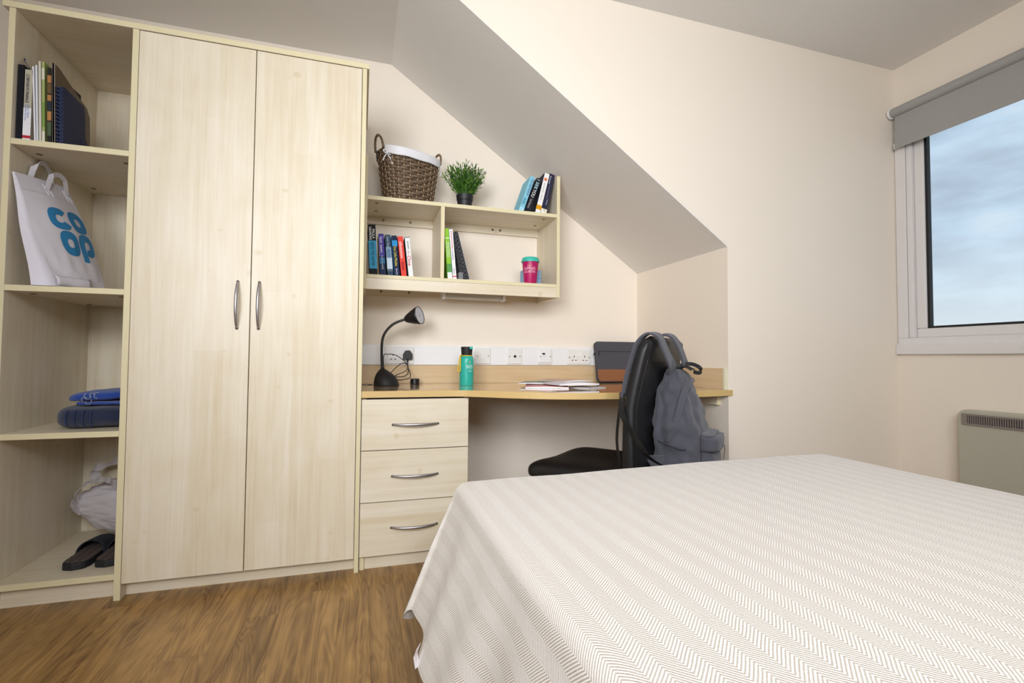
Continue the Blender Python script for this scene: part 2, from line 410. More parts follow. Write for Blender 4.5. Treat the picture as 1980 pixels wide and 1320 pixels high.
# ================================================================== DRAWER UNIT
du = thing('drawer_unit', 'pale maple unit of three drawers under the desk', 'drawers', (.224, 2.32, 0))
board('side_panel', .008, YC+.019, 0, .026, 2.598, .683, MV, du)
board('side_panel', .424, YC+.019, 0, .442, 2.598, .683, MV, du)
MB().box(.0262, YC+.022, .05, .4238, YC+.034, .684).build('drawer_gap_shade', DARK, du)  # black sheet behind the drawer fronts, paints the shade in the gaps
MB().box(.0262, YC+.03, 0, .4238, YC+.045, .0495).build('plinth', MH, du)
MB().box(.0262, 2.588, .05, .4238, 2.598, .684).build('back_panel', MH, du)
for z0, z1, hz_ in ((.477, .680, .578), (.2705, .4735, .371), (.058, .267, .166)):
    d = MB().box(.008, YC-.001, z0, .442, YC+.017, z1).build('drawer', MH, du, bevel=.001, seg=1)
    bow('X', .130, .312, hz_, YC-.001, .026).build('handle', METAL, d, smooth=True)

# ================================================================== DESK
dk = thing('desk', 'beech desk top with a wavy front edge built across the recess', 'desk', (.8, 2.3, .686))
front = smoothpts([(.0065, 2.045, 0), (.20, 2.044, 0), (.38, 2.038, 0), (.46, 2.005, 0), (.56, 1.925, 0), (.68, 1.845, 0), (.80, 1.80, 0), (.92, 1.782, 0), (1.1, 1.776, 0), (1.3, 1.79, 0), (1.47, 1.812, 0), (1.606, 1.838, 0), (1.628, 1.842, 0)], 5)
poly = [(p.x, p.y) for p in front]+[(1.628, 1.8465), (1.6065, 1.8465), (1.6065, 2.6), (.0065, 2.6)]
b = MB(); b.prism(poly, 'Z', .687, .714)
for i in range(len(front)): b.m[2+i] = 1
b.build('desktop', [DESKT, DESKE], dk, bevel=.0015, seg=1)
SPL = wood('beech_splash', 'DCC39E', 'CDAE82', 'X', rough=.4)
SPLY = wood('beech_splash_side', 'DCC39E', 'CDAE82', 'Y', rough=.4)
MB().box(.0065, 2.603, .7145, 1.59, 2.6195, .811).build('splashback', SPL, dk)
MB().box(1.5905, 1.862, .7145, 1.607, 2.6025, .811).build('splashback', [SPLY], dk)
MB().box(1.5905, 1.853, .7145, 1.607, 1.8615, .811).build('edge_strip', mat('edge_pale', 'DEDCC0', .5), dk)
board('support_batten', 1.588, 1.90, .640, 1.6075, 2.59, .6865, MY, dk)

# ================================================================== TRUNKING AND SOCKETS
tr = MB(); tr.box(.0065, 2.596, .8125, 1.606, 2.6195, .914); tr.box(.0065, 2.5945, .902, 1.606, 2.5955, .9025)
tg = tr.build('trunking', WPLAS, origin=(.8, 2.61, .863), bevel=.002)
tag(tg, 'long white plastic trunking strip along the wall above the desk', 'trunking')
def plate(name, x0, wdt, label, cat, z0=.8185, h=.0865, mt=WPLAS2):
    t = thing(name, label, cat, (x0+wdt/2, 2.5955, z0+h/2), group=None)
    MB().box(x0, 2.587, z0, x0+wdt, 2.5955, z0+h).build('face_plate', mt, t, bevel=.003, seg=2)
    return t
def screwhead(t, x, z, y=2.587):
    b = MB(); b.lathe([(.0032, 0), (.0032, .0012)], (x, y, z), 10, M=Matrix.Rotation(PI/2, 4, 'X')); b.build('screw', SCREW, t)
def rect(t, x0, z0, x1, z1, name, mt, y=2.587, d=.002, bev=0):
    return MB().box(x0, y-d, z0, x1, y+.001, z1).build(name, mt, t, bevel=bev)
def double(x0, label, gl):
    t = plate('double_socket', x0, .1465, label, 'socket')
    for sx in (x0+.022, x0+.1465-.022-.036):
        for dx, dz, ww, hh in ((.016, .040, .005, .009), (.0055, .021, .008, .0045), (.026, .021, .008, .0045)):
            rect(t, sx+dx, .8185+dz, sx+dx+ww, .8185+dz+hh, 'socket_hole', DARK, d=.0006)
    for sx in (x0+.060, x0+.078):
        rect(t, sx, .8185+.047, sx+.0105, .8185+.070, 'rocker_switch', WPLAS, d=.0035, bev=.0008)
    screwhead(t, x0+.0115, .858); screwhead(t, x0+.135, .858)
    return t
double(.119, 'white double socket holding the black plug behind the desk lamp', 0)
double(1.1345, 'empty white double socket at the right, beside the grey laptop sleeve', 0)
t = plate('light_switch', .5915, .0865, 'white rocker switch plate just right of the teal bottle', 'switch')
rect(t, .6265, .8445, .6435, .8800, 'rocker_switch', WPLAS, d=.004, bev=.001); screwhead(t, .604, .861); screwhead(t, .666, .861)
t = plate('aerial_socket', .7725, .0865, 'white square plate with one round black aerial hole', 'socket')
MB().lathe([(.0072, 0), (.0072, .003), (.0045, .003), (.0045, .001)], (.8175, 2.587, .861), 20, M=Matrix.Rotation(PI/2, 4, 'X')).build('aerial_hole', BLKM, t)
screwhead(t, .786, .861); screwhead(t, .847, .861)
t = plate('network_socket', .953, .0865, 'white plate with sloping rims and a small black data port', 'socket')
rect(t, .957, .828, 1.031, .9005, 'module', WPLAS, d=.005, bev=.003)
rect(t, .978, .872, .994, .8815, 'port', BLKM, y=2.582, d=.001); screwhead(t, .967, .861, 2.582); screwhead(t, 1.026, .861, 2.582)
rect(t, .984, .862, .996, .866, 'label_slot', mat('pale_grey', 'CFCDCB', .5), y=2.582, d=.0008)
# plug in the left double socket
pl = thing('plug', 'black three-pin plug in the left double socket', 'plug', (.226, 2.5865, .86))
PX, PZ = .232, .862
b = MB(); b.prism([(PX-.024, PZ-.019), (PX-.021, PZ-.022), (PX+.021, PZ-.022), (PX+.024, PZ-.019), (PX+.024, PZ+.004), (PX+.013, PZ+.022), (PX+.008, PZ+.0245), (PX-.008, PZ+.0245), (PX-.013, PZ+.022), (PX-.024, PZ+.004)], 'Y', 2.560, 2.5845)
b.build('plug_body', BLACK, pl, bevel=.003)
MB().tube([(PX, 2.572, PZ-.022), (PX, 2.570, PZ-.036)], [.005, .0035], 10).build('cord_grip', BLACK, pl, smooth=True)

# ================================================================== WALL BOOKSHELF
bs = thing('wall_bookshelf', 'pale maple wall shelf unit over the desk holding books', 'shelf unit', (.488, 2.47, 1.163))
YS = 2.319
board('side_panel', .0065, YS, 1.163, .0180, 2.6195, 1.783, MV, bs)
board('side_panel', .9545, YS, 1.163, .9715, 2.6195, 1.7935, MV, bs)
board('shelf', .0182, YS+.001, 1.5765, .9543, 2.6195, 1.5945, MH, bs)
board('shelf', .0182, YS+.001, 1.2135, .9543, 2.6195, 1.2305, MH, bs)
board('divider', .3565, YS+.001, 1.2307, .3745, 2.6195, 1.5763, MV, bs)
MB().box(.0182, YS+.003, 1.163, .9543, YS+.019, 1.2130).build('pelmet', MH, bs)
for x0, x1 in ((.0182, .3563), (.3747, .9543)):
    r_ = MB().box(x0, 2.601, 1.539, x1, 2.6185, 1.5762).build('back_rail', MH, bs)
    for sx in ((.100, .238) if x0 < .1 else (.686, .729)):
        MB().lathe([(.0065, 0), (.0065, .003), (.0045, .003), (.0045, .0015)], (sx, 2.601, 1.560), 14, M=Matrix.Rotation(PI/2, 4, 'X')).build('screw', SCREW, r_)
r_ = MB().box(.0182, 2.601, 1.168, .9543, 2.6185, 1.2130).build('back_rail', MH, bs)
for sx in (.095, .237, .736):
    MB().lathe([(.0065, 0), (.0065, .003), (.0045, .003), (.0045, .0015)], (sx, 2.601, 1.190), 14, M=Matrix.Rotation(PI/2, 4, 'X')).build('screw', SCREW, r_)
for fx, fy in ((.90, 2.37), (.90, 2.50), (.06, 2.37), (.06, 2.5)):
    MB().lathe([(.008, 1.5750), (.008, 1.5766)], (fx, fy, 0), 12).build('shelf_fitting', MATS['fitting'], bs)
ul = thing('under_shelf_light', 'slim white unlit strip light fixed under the wall shelf', 'light', (.56, 2.5, 1.2))
MB().box(.405, 2.45, 1.152, .705, 2.50, 1.205).build('diffuser', mat('opal', 'C8C2B8', .4), ul, bevel=.006)
MB().box(.390, 2.448, 1.150, .4048, 2.502, 1.2125).build('end_cap', WPLAS, ul, bevel=.002)
MB().box(.7052, 2.448, 1.150, .720, 2.502, 1.2125).build('end_cap', WPLAS, ul, bevel=.002)

# ================================================================== BOOKS
PAGES = mat('page_block', 'E7E0D0', .8, var=.08, vscale=300)
WHITE = mat('print_white', 'F4F2EE', .5)
def colr(h, rough=.6, var=0): return mat('cover_'+h, h, rough, var=var, vscale=40, spec=.2)
def book(name, label, cat, group, x0, y, z0, xt, w_, h_, d_, cov, bands=(), texts=(), rotz=0, spiral=False, pagec=None, hard=False, side=None):
    """spine faces -y; x0 = left foot of spine, xt = left top of spine (gives the lean)"""
    dx = xt-x0; ang = math.atan2(dx, h_)          # +ve leans right
    H = h_
    foot = x0 if dx <= 0 else x0
    lift = w_*abs(math.sin(ang)) if dx > 0 else 0
    M = Matrix.Translation((x0, y, z0+(lift if dx > 0 else 0)+.0004)) @ Matrix.Rotation(rotz, 4, 'Z') @ Matrix.Rotation(ang, 4, 'Y')
    t = thing(name, label, cat, group=group, M=M)
    c = .0022 if hard else .0012
    cm = colr(cov)
    b = MB(); b.box(0, 0, 0, c, d_, H, 1 if side else 0); b.box(w_-c, 0, 0, w_, d_, H, 0); b.box(c, 0, 0, w_-c, c, H, 0)
    b.build('cover', [cm, colr(side)] if side else [cm], t, local=True)
    i = .003 if hard else .0004
    MB().box(c+.0001, c+.0001, i, w_-c-.0001, d_-i-.0006, H-i).build('pages', pagec or PAGES, t, local=True)
    for bi, (a0, a1, hexc, *nm) in enumerate(bands):
        MB().box(-.0003, -.0004-.0002*bi, H*a0, w_+.0003, .0, H*a1).build(nm[0] if nm else 'spine_band', colr(hexc), t, local=True)
    for (s, a0, ln, hh, hexc, xo) in texts:       # a0 = distance from top as fraction
        Mt = Matrix.Translation((w_*xo, -.0017, H*(1-a0))) @ Matrix(((0, 1, 0, 0), (0, 0, -1, 0), (-1, 0, 0, 0), (0, 0, 0, 1)))
        text(s, H*ln, w_*hh, Mt, colr(hexc), t)
    return t
ZL, YL = 1.2307, 2.338
G1 = 'novels in the lower left compartment of the wall shelf'
book('book', 'tall black and bright blue hardback novel, leftmost in the lower shelf row', 'book', G1, .034, YL, ZL, .021, .034, .232, .155, '15161C',
     bands=((.12, .68, '3F9CC4'),), texts=(('HAWKINS', .05, .26, .34, 'F4F2EE', .28), ('PAULA', .09, .19, .34, 'F4F2EE', .70), ('INTO THE WATER', .36, .47, .42, '1D4A66', .5)), hard=True)
t = book('book', 'purple and navy paperback novel with a pale blue-grey cover face', 'book', G1, .081, YL, ZL, .068, .0245, .193, .13, '4A3C93',
     bands=((0, .45, '1E2C4E'), (.28, .42, '2C6A92')), side='A9ABB4', texts=(('last seen', .08, .38, .5, 'E8E4F2', .5), ('LUCY CLARKE', .52, .34, .3, 'C9D6E4', .5)))
t = book('book', 'slate blue paperback novel fading to pale ice blue spine', 'book', G1, .1145, YL, ZL, .098, .0245, .191, .13, '33485F',
     bands=((.40, .70, '7E9DB8'), (.16, .44, 'C9DBE8'), (.10, .16, '5C6A75')), texts=(('Last Seen', .05, .28, .42, 'B9CCDB', .5), ('ALIVE', .36, .22, .5, '3C5A78', .5)))
t = book('book', 'navy paperback novel with yellow title and blue flower', 'book', G1, .1455, YL, ZL, .127, .0245, .1895, .13, '1B2040',
     bands=((.74, .88, '2E8FCF'),), side='1E6FA8', texts=(('One Little Mistake', .26, .50, .5, 'E2D65A', .5), ('Emma Curtis', .82, .15, .42, 'C9CCE0', .5)))
t = book('book', 'bright red paperback novel with white title lettering', 'book', G1, .1755, YL, ZL, .1545, .0255, .188, .13, 'E2483C',
     side='2A1216', texts=(('obsession', .13, .42, .56, 'F8EFEA', .5), ('AMANDA ROBSON', .64, .20, .4, '8E1F22', .5)))
t = book('book', 'white speckled paperback novel with red round letter on spine', 'book', G1, .2095, YL, ZL, .188, .0225, .187, .13, 'E9ECEA',
     bands=((.985, 1, '3E4A50'),), side='5A666C', texts=(('JOHN MARRS', .10, .20, .36, '4A5A60', .5), ('the', .34, .10, .4, 'D88A86', .5), ('One', .47, .26, .72, 'D2232B', .5)))
G2 = 'study books in the lower right compartment of the wall shelf'
book('book', 'lime green textbook leaning on the shelf divider', 'book', G2, .3965, YL, ZL, .3752, .0215, .245, .17, '8FC43A',
     bands=((0, .13, 'F0F1EE'), (.13, .30, '5E9A52'), (.80, .815, 'E8F2D8')), texts=(('GLOBALISATION', .27, .30, .34, 'F0F6E0', .32), ('WORLD POLITICS', .27, .30, .34, 'F0F6E0', .70)))
book('book', 'slim white textbook with red title beside the green one', 'book', G2, .4205, YL, ZL, .3975, .0185, .243, .17, 'F2F0F0',
     bands=((.0, .035, 'F2F0F0'), (.04, .065, 'D86A6A')), texts=(('Financial Accounting', .04, .35, .5, 'D0505A', .5), ('An Introduction', .42, .2, .42, '8A86A8', .5), ('Weetman', .78, .12, .4, '9A98A0', .5)), side='2A7A86')
# patterned ring folder
fd = book('patterned_folder', 'black and grey loop-patterned folder leaning at a steep angle', 'folder', None, .4775, YL-.002, ZL, .4155, .024, .236, .18, '26262A')
ptn = mat('loop_grey', '6E6E72', .45)
b = MB()
for i in range(9):
    for j in range(9):
        yc = .012+.021*i; zc = .016+.026*j+(.013 if i % 2 else 0)
        if zc > .225: continue
        ps = [(-.0006, yc+.0085*math.cos(a), zc+.0105*math.sin(a)) for a in [PI*2*q/14 for q in range(14)]]
        b.tube(ps, .0012, 4, closed=True)
for j in range(12):
    ps = [(.012+.008*math.cos(a), -.0006, .014+.0195*j+.0085*math.sin(a)) for a in [PI*2*q/14 for q in range(14)]]
    b.tube(ps, .001, 4, closed=True)
b.build('loop_pattern', ptn, fd, local=True, kind='stuff')
MB().box(.0242, -.001, 0, .0252, .18, .236).build('clear_sleeve', mat('clear_film', 'DCDCE0', .15), fd, local=True)
bk = MB().box(.4475, YL-.004, ZL+.0004, .470, YL+.09, ZL+.035).build('card_box', mat('grey_card', '75767A', .5), origin=(.458, YL, ZL), bevel=.001)
tag(bk, 'small grey striped card box under the leaning patterned folder', 'box')
ZU, YU = 1.5947, 2.345
G3 = 'books leaning at the right end of the top wall shelf'
book('book', 'light blue thick paperback leaning right, furthest left on the top shelf', 'book', G3, .756, YU, ZU, .823, .0245, .196, .13, '86C8DC',
     bands=((0, .12, 'A5D9E8'),), texts=(('THE GIRLFRIEND', .05, .50, .42, '6E5288', .62), ('MICHELLE', .62, .18, .3, '4E8EA8', .6), ('FRANCES', .62, .18, .3, '4E8EA8', .3)))
book('book', 'near-black paperback with white and turquoise capitals leaning right', 'book', G3, .787, YU, ZU, .860, .0225, .192, .13, '1A1C28',
     texts=(('I SEE', .04, .28, .72, 'BFE6EE', .5), ('YOU', .34, .22, .78, 'F2F0EE', .5), ('Clare Mackintosh', .62, .27, .5, 'B9B2AE', .5)))
book('book', 'tall white textbook with orange dot and amber band near its foot', 'book', G3, .8435, YU, ZU, .8975, .0275, .218, .16, 'EFECEA',
     bands=((.09, .20, 'D99A14'),), side='1C2038', texts=(('Macroeconomics', .24, .25, .2, '8A8684', .5), ('Mankiw', .54, .14, .2, '9A9694', .5)))
ob = [o for o in bpy.data.objects if o.type == 'EMPTY' and o.get('label', '').startswith('tall white textbook')][0]
MB().lathe([(.0085, 0), (.0085, .0006)], (.0135, -.0001, .185), 18, M=Matrix.Rotation(PI/2, 4, 'X')).build('orange_dot', colr('DE7A4A'), ob, local=True)
book('book', 'tall dark indigo textbook with white foot leaning against the end panel', 'book', G3, .8745, YU, ZU, .926, .0295, .217, .16, '2B2A40',
     bands=((0, .12, 'F0EEE8'),), texts=(('Economics', .06, .20, .26, 'D8D6E4', .3), ('Theory and Practice', .28, .34, .22, '9A98AC', .45), ('Smith Jones', .64, .14, .3, 'C9C7D4', .6), ('EP', .885, .065, .55, 'B7A24A', .5)))

# top left shelf: notebooks and magazines (spines face the room)
ZT, YT = 1.5805, 2.068
t = book('notebook', 'thick black notebook with a dark blue ribbon, against the side panel', 'notebook', None, -1.136, YT, ZT, -1.1365, .0175, .262, .14, '14151D', hard=True)
b = MB(); b.ribbon(smoothpts([(.012, .05, .262), (.0115, .035, .272), (.006, .03, .282), (.002, .028, .292), (.004, .026, .298)], 4), (0, 1, 0), .005, .0006); b.build('ribbon', colr('222C66'), t, local=True)
book('book', 'grey and white finance textbook with a red square at its foot', 'book', None, -1.1165, YT, ZT, -1.1165, .021, .248, .17, 'B9B39E',
     bands=((0, .46, 'ECEBEE'), (.035, .075, 'B8303C')), texts=(('CORPORATE FINANCE', .07, .40, .42, '3A3A58', .42), ('Peter Moles', .50, .18, .28, '8FA6D0', .66), ('Robert Parrino', .50, .22, .28, '8FA6D0', .32)))
GT = 'thin white booklets on the top left shelf'
book('booklet', 'thin white booklet leaning against the finance textbook', 'booklet', GT, -1.084, YT, ZT, -1.098, .0045, .262, .19, 'E9E6EE')
book('booklet', 'second thin white booklet, next to the cream magazine', 'booklet', GT, -1.0775, YT, ZT, -1.0895, .005, .268, .19, 'DEE3E4')
book('magazine', 'cream magazine with worn spine on the top left shelf', 'magazine', None, -1.070, YT, ZT, -1.081, .006, .283, .20, 'D6D0C2')
book('magazine', 'green and cream magazine with creased spine on the top left shelf', 'magazine', None, -1.0615, YT, ZT, -1.0715, .007, .283, .20, 'A3AE6C',
     bands=((0, .14, 'DED8C8'), (.2, .5, '7F9A4E'), (.78, .92, 'D8D6BE')))
book('book', 'thin black, orange and green illustrated book on the top left shelf', 'book', None, -1.0465, YT, ZT, -1.0555, .0105, .265, .19, '2A2824',
     bands=((.80, .9, 'B07A48'), (.66, .79, '6E5638'), (.56, .64, 'B07A48'), (.43, .55, '2E3440'), (.30, .42, 'B5814C'), (.10, .28, '4F5F46')))
fo = book('document_folder', 'grey-brown plastic document folder with a pale crumpled spine', 'folder', None, -1.033, YT, ZT, -1.043, .006, .284, .005, 'C7BDB4')
b = MB(); prof = [(.0, 0), (.235, 0), (.235, .20), (.215, .228), (.10, .262), (.03, .284), (0, .284)]
b.prism([(y, z) for y, z in prof], 'X', .0005, .0055); b.build('cover_sheet', mat('brown_film', '6F6050', .35), fo, local=True)
nb = thing('spiral_notebook', 'navy blue spiral notebook with a rounded closing flap', 'notebook', M=Matrix.Translation((-1.024, YT-.004, ZT)) @ Matrix.Rotation(math.atan2(-.008, .21), 4, 'Y'))
NV = mat('navy_leatherette', '25315A', .5, bump=.1, bscale=400)
b = MB(); pr = [(.012, 0), (.155, 0), (.158, .05), (.158, .185), (.150, .205), (.02, .212), (.012, .205)]
b.prism(pr, 'X', .0145, .0175); b.prism(pr, 'X', -.001, .0015)
b.build('cover', NV, nb, local=True)
MB().box(.0017, .024, .004, .0143, .150, .200).build('pages', PAGES, nb, local=True)
MB().box(.0017, .020, .001, .0143, .0235, .206).build('spine_board', NV, nb, local=True)
for k in range(15):
    z = .012+k*.0136; ps = [(.008+.0095*math.cos(a), .012+.0105*math.sin(a), z+.0015*math.sin(a)) for a in [PI*2*q/12 for q in range(12)]]
    MB().tube(ps, .0019, 5, closed=True).build('spiral_ring', mat('ring_navy', '2C3350', .35), nb, local=True, smooth=True)
b = MB(); b.prism([(.155, .02), (.185, .012), (.188, .04), (.178, .062), (.155, .085), (.13, .07), (.122, .05), (.13, .03)], 'X', .0176, .0190); b.build('closing_flap', NV, nb, local=True)

# ================================================================== TOTE BAG
TL, TR_, BL, BR = Vector((-1.130, 2.060, 1.468)), Vector((-1.094, 2.285, 1.492)), Vector((-1.010, 2.066, 1.0865)), Vector((-.945, 2.265, 1.0865))
def tote(a, s, off=0):
    aa = a+.13*max(a, 0)*math.sin(PI*min(max(s, 0), 1))+.02*math.sin(3*PI*s)*(1-a)
    p = (TL*(1-aa)+TR_*aa)*(1-s)+(BL*(1-aa)+BR*aa)*s
    nrm = Vector((.93, -.2, .28)).normalized()
    bulge = .018*math.sin(PI*min(max(a, 0), 1))*math.sin(PI*min(s*.9+.05, 1))
    w_ = .006*noise.noise(Vector((a*3, s*4, 1.3)))+.003*noise.noise(Vector((a*8, s*9, 4.3)))
    return p+nrm*(bulge+w_*(.2+s)+off)
tt = thing('tote_bag', 'white fabric shopping bag with blue rounded letters leaning on the shelf side', 'bag', (-1.05, 2.17, 1.0845))
NW = mat('nonwoven_white', 'DEDAE2', .75, bump=.15, bscale=700)
def back(a, s):
    p = tote(a, s); x = -1.1365+.0*s+.004*a
    k = s**1.1; return Vector((x*(1-k)+(-1.075+.0*a)*k, p.y+.0*a, p.z))
b = MB(); b.grid(lambda u, v: tote(u, v), 24, 30)
b.grid(lambda u, v: back(u, v), 10, 20)
def gus(a, u, v):
    f_ = tote(a, v); k_ = back(a, v); p = f_*(1-u)+k_*u
    p.y += (.018 if a == 0 else -.018)*math.sin(PI*u)*(v); return p
b.grid(lambda u, v: gus(0, u, v), 8, 20); b.grid(lambda u, v: gus(1, u, v), 8, 20)
b.grid(lambda u, v: gus(u, v, 1) if False else (tote(u, 1)*(1-v)+back(u, 1)*v), 10, 4)
b.build('bag_body', NW, tt, smooth=True, angle=.9)
b = MB(); b.grid(lambda u, v: tote(u, v*.14, .0012), 24, 4); b.build('top_hem', NW, tt, smooth=True)
bot = MB(); bot.grid(lambda u, v: tote(.02+.62*u, .90+.09*v, .004+.004*math.sin(PI*v)), 12, 3); bot.build('bottom_fold', NW, tt, smooth=True, solid=.0015)
def hnd(a0, a1, hgt, back_, yoff):
    pts = []; 
    for i in range(15):
        t = i/14; a = a0+(a1-a0)*t; p = tote(a, .09, .003) if not back_ else back(a, .09)+Vector((.003, 0, 0))
        hh = math.sin(PI*t)**.75; pts.append(p+Vector((.004*hh, yoff*hh, .035*min(1, 8*min(t, 1-t))+hgt*hh)))
    return pts
MB().ribbon(hnd(.30, .90, .066, True, 0), (0.2, .5, .6), .017, .0016).build('handle', NW, tt, smooth=False)
MB().ribbon(hnd(.45, .87, .030, False, 0), (0.2, .5, .6), .017, .0016).build('handle', NW, tt, smooth=False)
for a in (.46, .88):
    pts = [tote(a+da, .045+ds, .0028) for da, ds in ((-.045, 0), (.045, 0), (.045, .11), (-.045, .11), (-.045, 0), (.045, .11), (.045, 0), (-.045, .11))]
    MB().tube(pts, .0006, 4).build('stitching', mat('stitch_white', 'F4F2F6', .6), tt)
LB = mat('logo_blue', '2E86BE', .6)
def lring(cx, cs, rx, rs, ix, is_, a0=0, a1=2*PI, stem=None, shx=0):
    """squircle ring on the bag face"""
    b = MB(); N = 36; 
    def sq(t, r1, r2, cxx, css):
        c, s_ = math.cos(t), math.sin(t); n_ = 2.6
        return cxx+math.copysign(abs(c)**(2/n_), c)*r1, css+math.copysign(abs(s_)**(2/n_), s_)*r2
    def fn(u, v):
        t = a0+(a1-a0)*u; o1 = sq(t, rx, rs, cx, cs); i1 = sq(t, ix, is_, cx, cs)
        return tote(o1[0]*(1-v)+i1[0]*v, o1[1]*(1-v)+i1[1]*v, .0012)
    b.grid(fn, N, 3)
    if stem:
        x0, x1, s0, s1 = stem; b.grid(lambda u, v: tote(x0+(x1-x0)*u, s0+(s1-s0)*v, .0013), 3, 8)
    return b
logo = lring(.425, .36, .176, .100, .062, .036, .42, 2*PI-.70)
for q in (lring(.780, .355, .172, .100, .060, .036), lring(.475, .58, .158, .112, .054, .040), lring(.815, .565, .160, .102, .054, .038, -PI-.0, PI*.62, stem=(.655, .76, .53, .73))):
    logo.add(q.v, q.f)
logo.build('logo', LB, tt, smooth=True)

# ================================================================== TOWELS
def sq_(c, n_): return math.copysign(abs(c)**n_, c)
def folded(name, label, x0, x1, y0, y1, z0, z1, mt, seed, folds=3):
    cx, cy_, hx, hy = (x0+x1)/2, (y0+y1)/2, (x1-x0)/2, (y1-y0)/2; H = z1-z0
    t = thing(name, label, 'towel', (cx, cy_, z0), group='folded towels')
    for k in range(folds):
        za = z0+H*k/folds; zb = z0+H*(k+1)/folds; zc = (za+zb)/2; hz_ = (zb-za)/2*1.04
        def fn(u, v, k=k, zc=zc, hz_=hz_):
            th = 2*PI*u; ph = PI*(v-.5); n_ = .42; c, s_ = math.cos(ph), math.sin(ph)
            e = lambda q, m_: math.copysign(abs(q)**m_, q)
            # left edge rounded (fold), spread block
            X = e(math.cos(th), n_)*e(c, .35)*hx; Y = e(math.sin(th), n_)*e(c, .35)*hy; Z = e(s_, .7)*hz_*.95
            nn = noise.noise(Vector((X*14+seed, Y*14, k*3.1)))
            X = X*(1-.02*k)+.004*nn; Z += .006*noise.noise(Vector((X*11, Y*9, seed+k*2)))+.010*(X/hx)*(z0 > .67); Y += .004*noise.noise(Vector((X*16, Z*30, seed)))
            return Vector((cx+X, cy_+Y, max(z0+.0005, zc+Z)))
        MB().grid(fn, 56, 16, closeu=True).build('fold', mt, t, smooth=True)
    return t
TN = mat('navy_terry', '1B2543', .95, bump=.9, bscale=900, sheen=.3)
TB = mat('royal_terry', '17449E', .95, bump=.9, bscale=900, sheen=.3)
t1 = folded('towel', 'thick dark navy towel folded under the royal blue one', -1.036, -.809, 2.115, 2.42, .5856, .668, TN, 3, 1)
for k in range(4):
    x = -.985+.024*k
    MB().ribbon(smoothpts([(x+.004, 2.1135, .597), (x, 2.1110, .612), (x-.001, 2.1110, .640), (x+.003, 2.1150, .655)], 4), (1, 0, 0), .004, .002).build('woven_band', mat('navy_band', '27345E', .8), t1, smooth=True)
t2 = folded('towel', 'royal blue towel folded on top of the navy towel', -1.006, -.809, 2.125, 2.40, .684, .722, TB, 9, 1)
MB().grid(lambda u, v: Vector((-.965+.155*v+.010*noise.noise(Vector((u*3, v*4, 2))), 2.262+.130*sq_(math.cos(2*PI*u), .5), .676+.0085*sq_(math.sin(2*PI*u), .7)+.003*noise.noise(Vector((v*8, u*5, 1))))), 30, 16, closeu=True).build('fold', TB, t2, smooth=True)
b = MB()
for (cx, cz, r, a0, a1) in ((-.937, .692, .008, .5, 4.5), (-.928, .704, .010, 2, 6.5), (-.914, .706, .008, 0, 4), (-.900, .706, .009, 1, 5), (-.925, .685, .009, 3, 7)):
    b.tube([(cx+r*math.cos(a0+(a1-a0)*i/10), 2.1205-.0015, cz+r*1.1*math.sin(a0+(a1-a0)*i/10)) for i in range(11)], .0009, 4)
b.build('embroidery', mat('grey_thread', 'A9AEB8', .6), t2)

# ================================================================== SLIPPERS AND CARRIER BAG
SOLE = mat('black_rubber', '15161B', .6); 
pt = bpy.data.materials.new('plaid_insole'); pt.use_nodes = True; n = pt.node_tree.nodes; l = pt.node_tree.links
tcx = n.new('ShaderNodeTexCoord'); 
cur = None
for i, (ax, sc) in enumerate((('X', 75), ('Y', 75), ('X', 190))):
    wv = n.new('ShaderNodeTexWave'); wv.bands_direction = ax; wv.inputs['Scale'].default_value = sc/6; l.new(tcx.outputs['Object'], wv.inputs['Vector'])
    rr_ = n.new('ShaderNodeMapRange'); rr_.inputs[1].default_value = .55; rr_.inputs[2].default_value = .8; l.new(wv.outputs['Fac'], rr_.inputs[0])
    mm = n.new('ShaderNodeMixRGB'); mm.inputs[2].default_value = lin(('1E1E26', '2B2A2E', '6A5A4C')[i])
    if cur is None: mm.inputs[1].default_value = lin('5A4E48')
    else: l.new(cur, mm.inputs[1])
    fct = n.new('ShaderNodeMath'); fct.operation = 'MULTIPLY'; fct.inputs[1].default_value = .75; l.new(rr_.outputs[0], fct.inputs[0]); l.new(fct.outputs[0], mm.inputs[0]); cur = mm.outputs[0]
l.new(cur, n['Principled BSDF'].inputs['Base Color']); n['Principled BSDF'].inputs['Roughness'].default_value = .9
def foot(t):                      # half widths along the sole, heel t=0 .. toe t=1
    ks = [(0, .0), (.015, .022), (.05, .034), (.14, .041), (.3, .040), (.5, .042), (.7, .046), (.85, .044), (.94, .034), (.985, .018), (1, 0)]
    for (a, r), (c, q) in zip(ks, ks[1:]):
        if t <= c: return r+(q-r)*(t-a)/(c-a)
    return 0
def slipper(label, x, y, rz):
    t = thing('slipper', label, 'slipper', (x, y, .0919), (0, 0, rz), 'pair of slippers on the bottom shelf')
    Ls = .275; N = 40; ol = [(foot(i/N), Ls*i/N) for i in range(N+1)]; poly = [(r, yy) for r, yy in ol]+[(-r, yy) for r, yy in reversed(ol[1:-1])]
    MB().prism(poly, 'Z', 0, .024).build('sole', SOLE, t, local=True, bevel=.003)
    MB().prism([(a*.90, Ls*.5+(c-Ls*.5)*.955) for a, c in poly], 'Z', .0242, .0262).build('insole', pt, t, local=True)
    def band(u, v):
        yy = Ls*(.42+.44*v); r = foot(.42+.44*v)+.003; a = PI*u; hh = .052-.012*v
        return Vector((-r*math.cos(a), yy+.018*math.sin(a)*(1-v)*1.0, .008+hh*math.sin(a)**.7))
    MB().grid(band, 20, 8).build('strap', mat('slipper_fabric', '1A1C2A', .85), t, local=True, smooth=True, solid=.004)
    return t
slipper('left black slipper with brown plaid insole, heel facing out', -.958, 2.122, -.02)
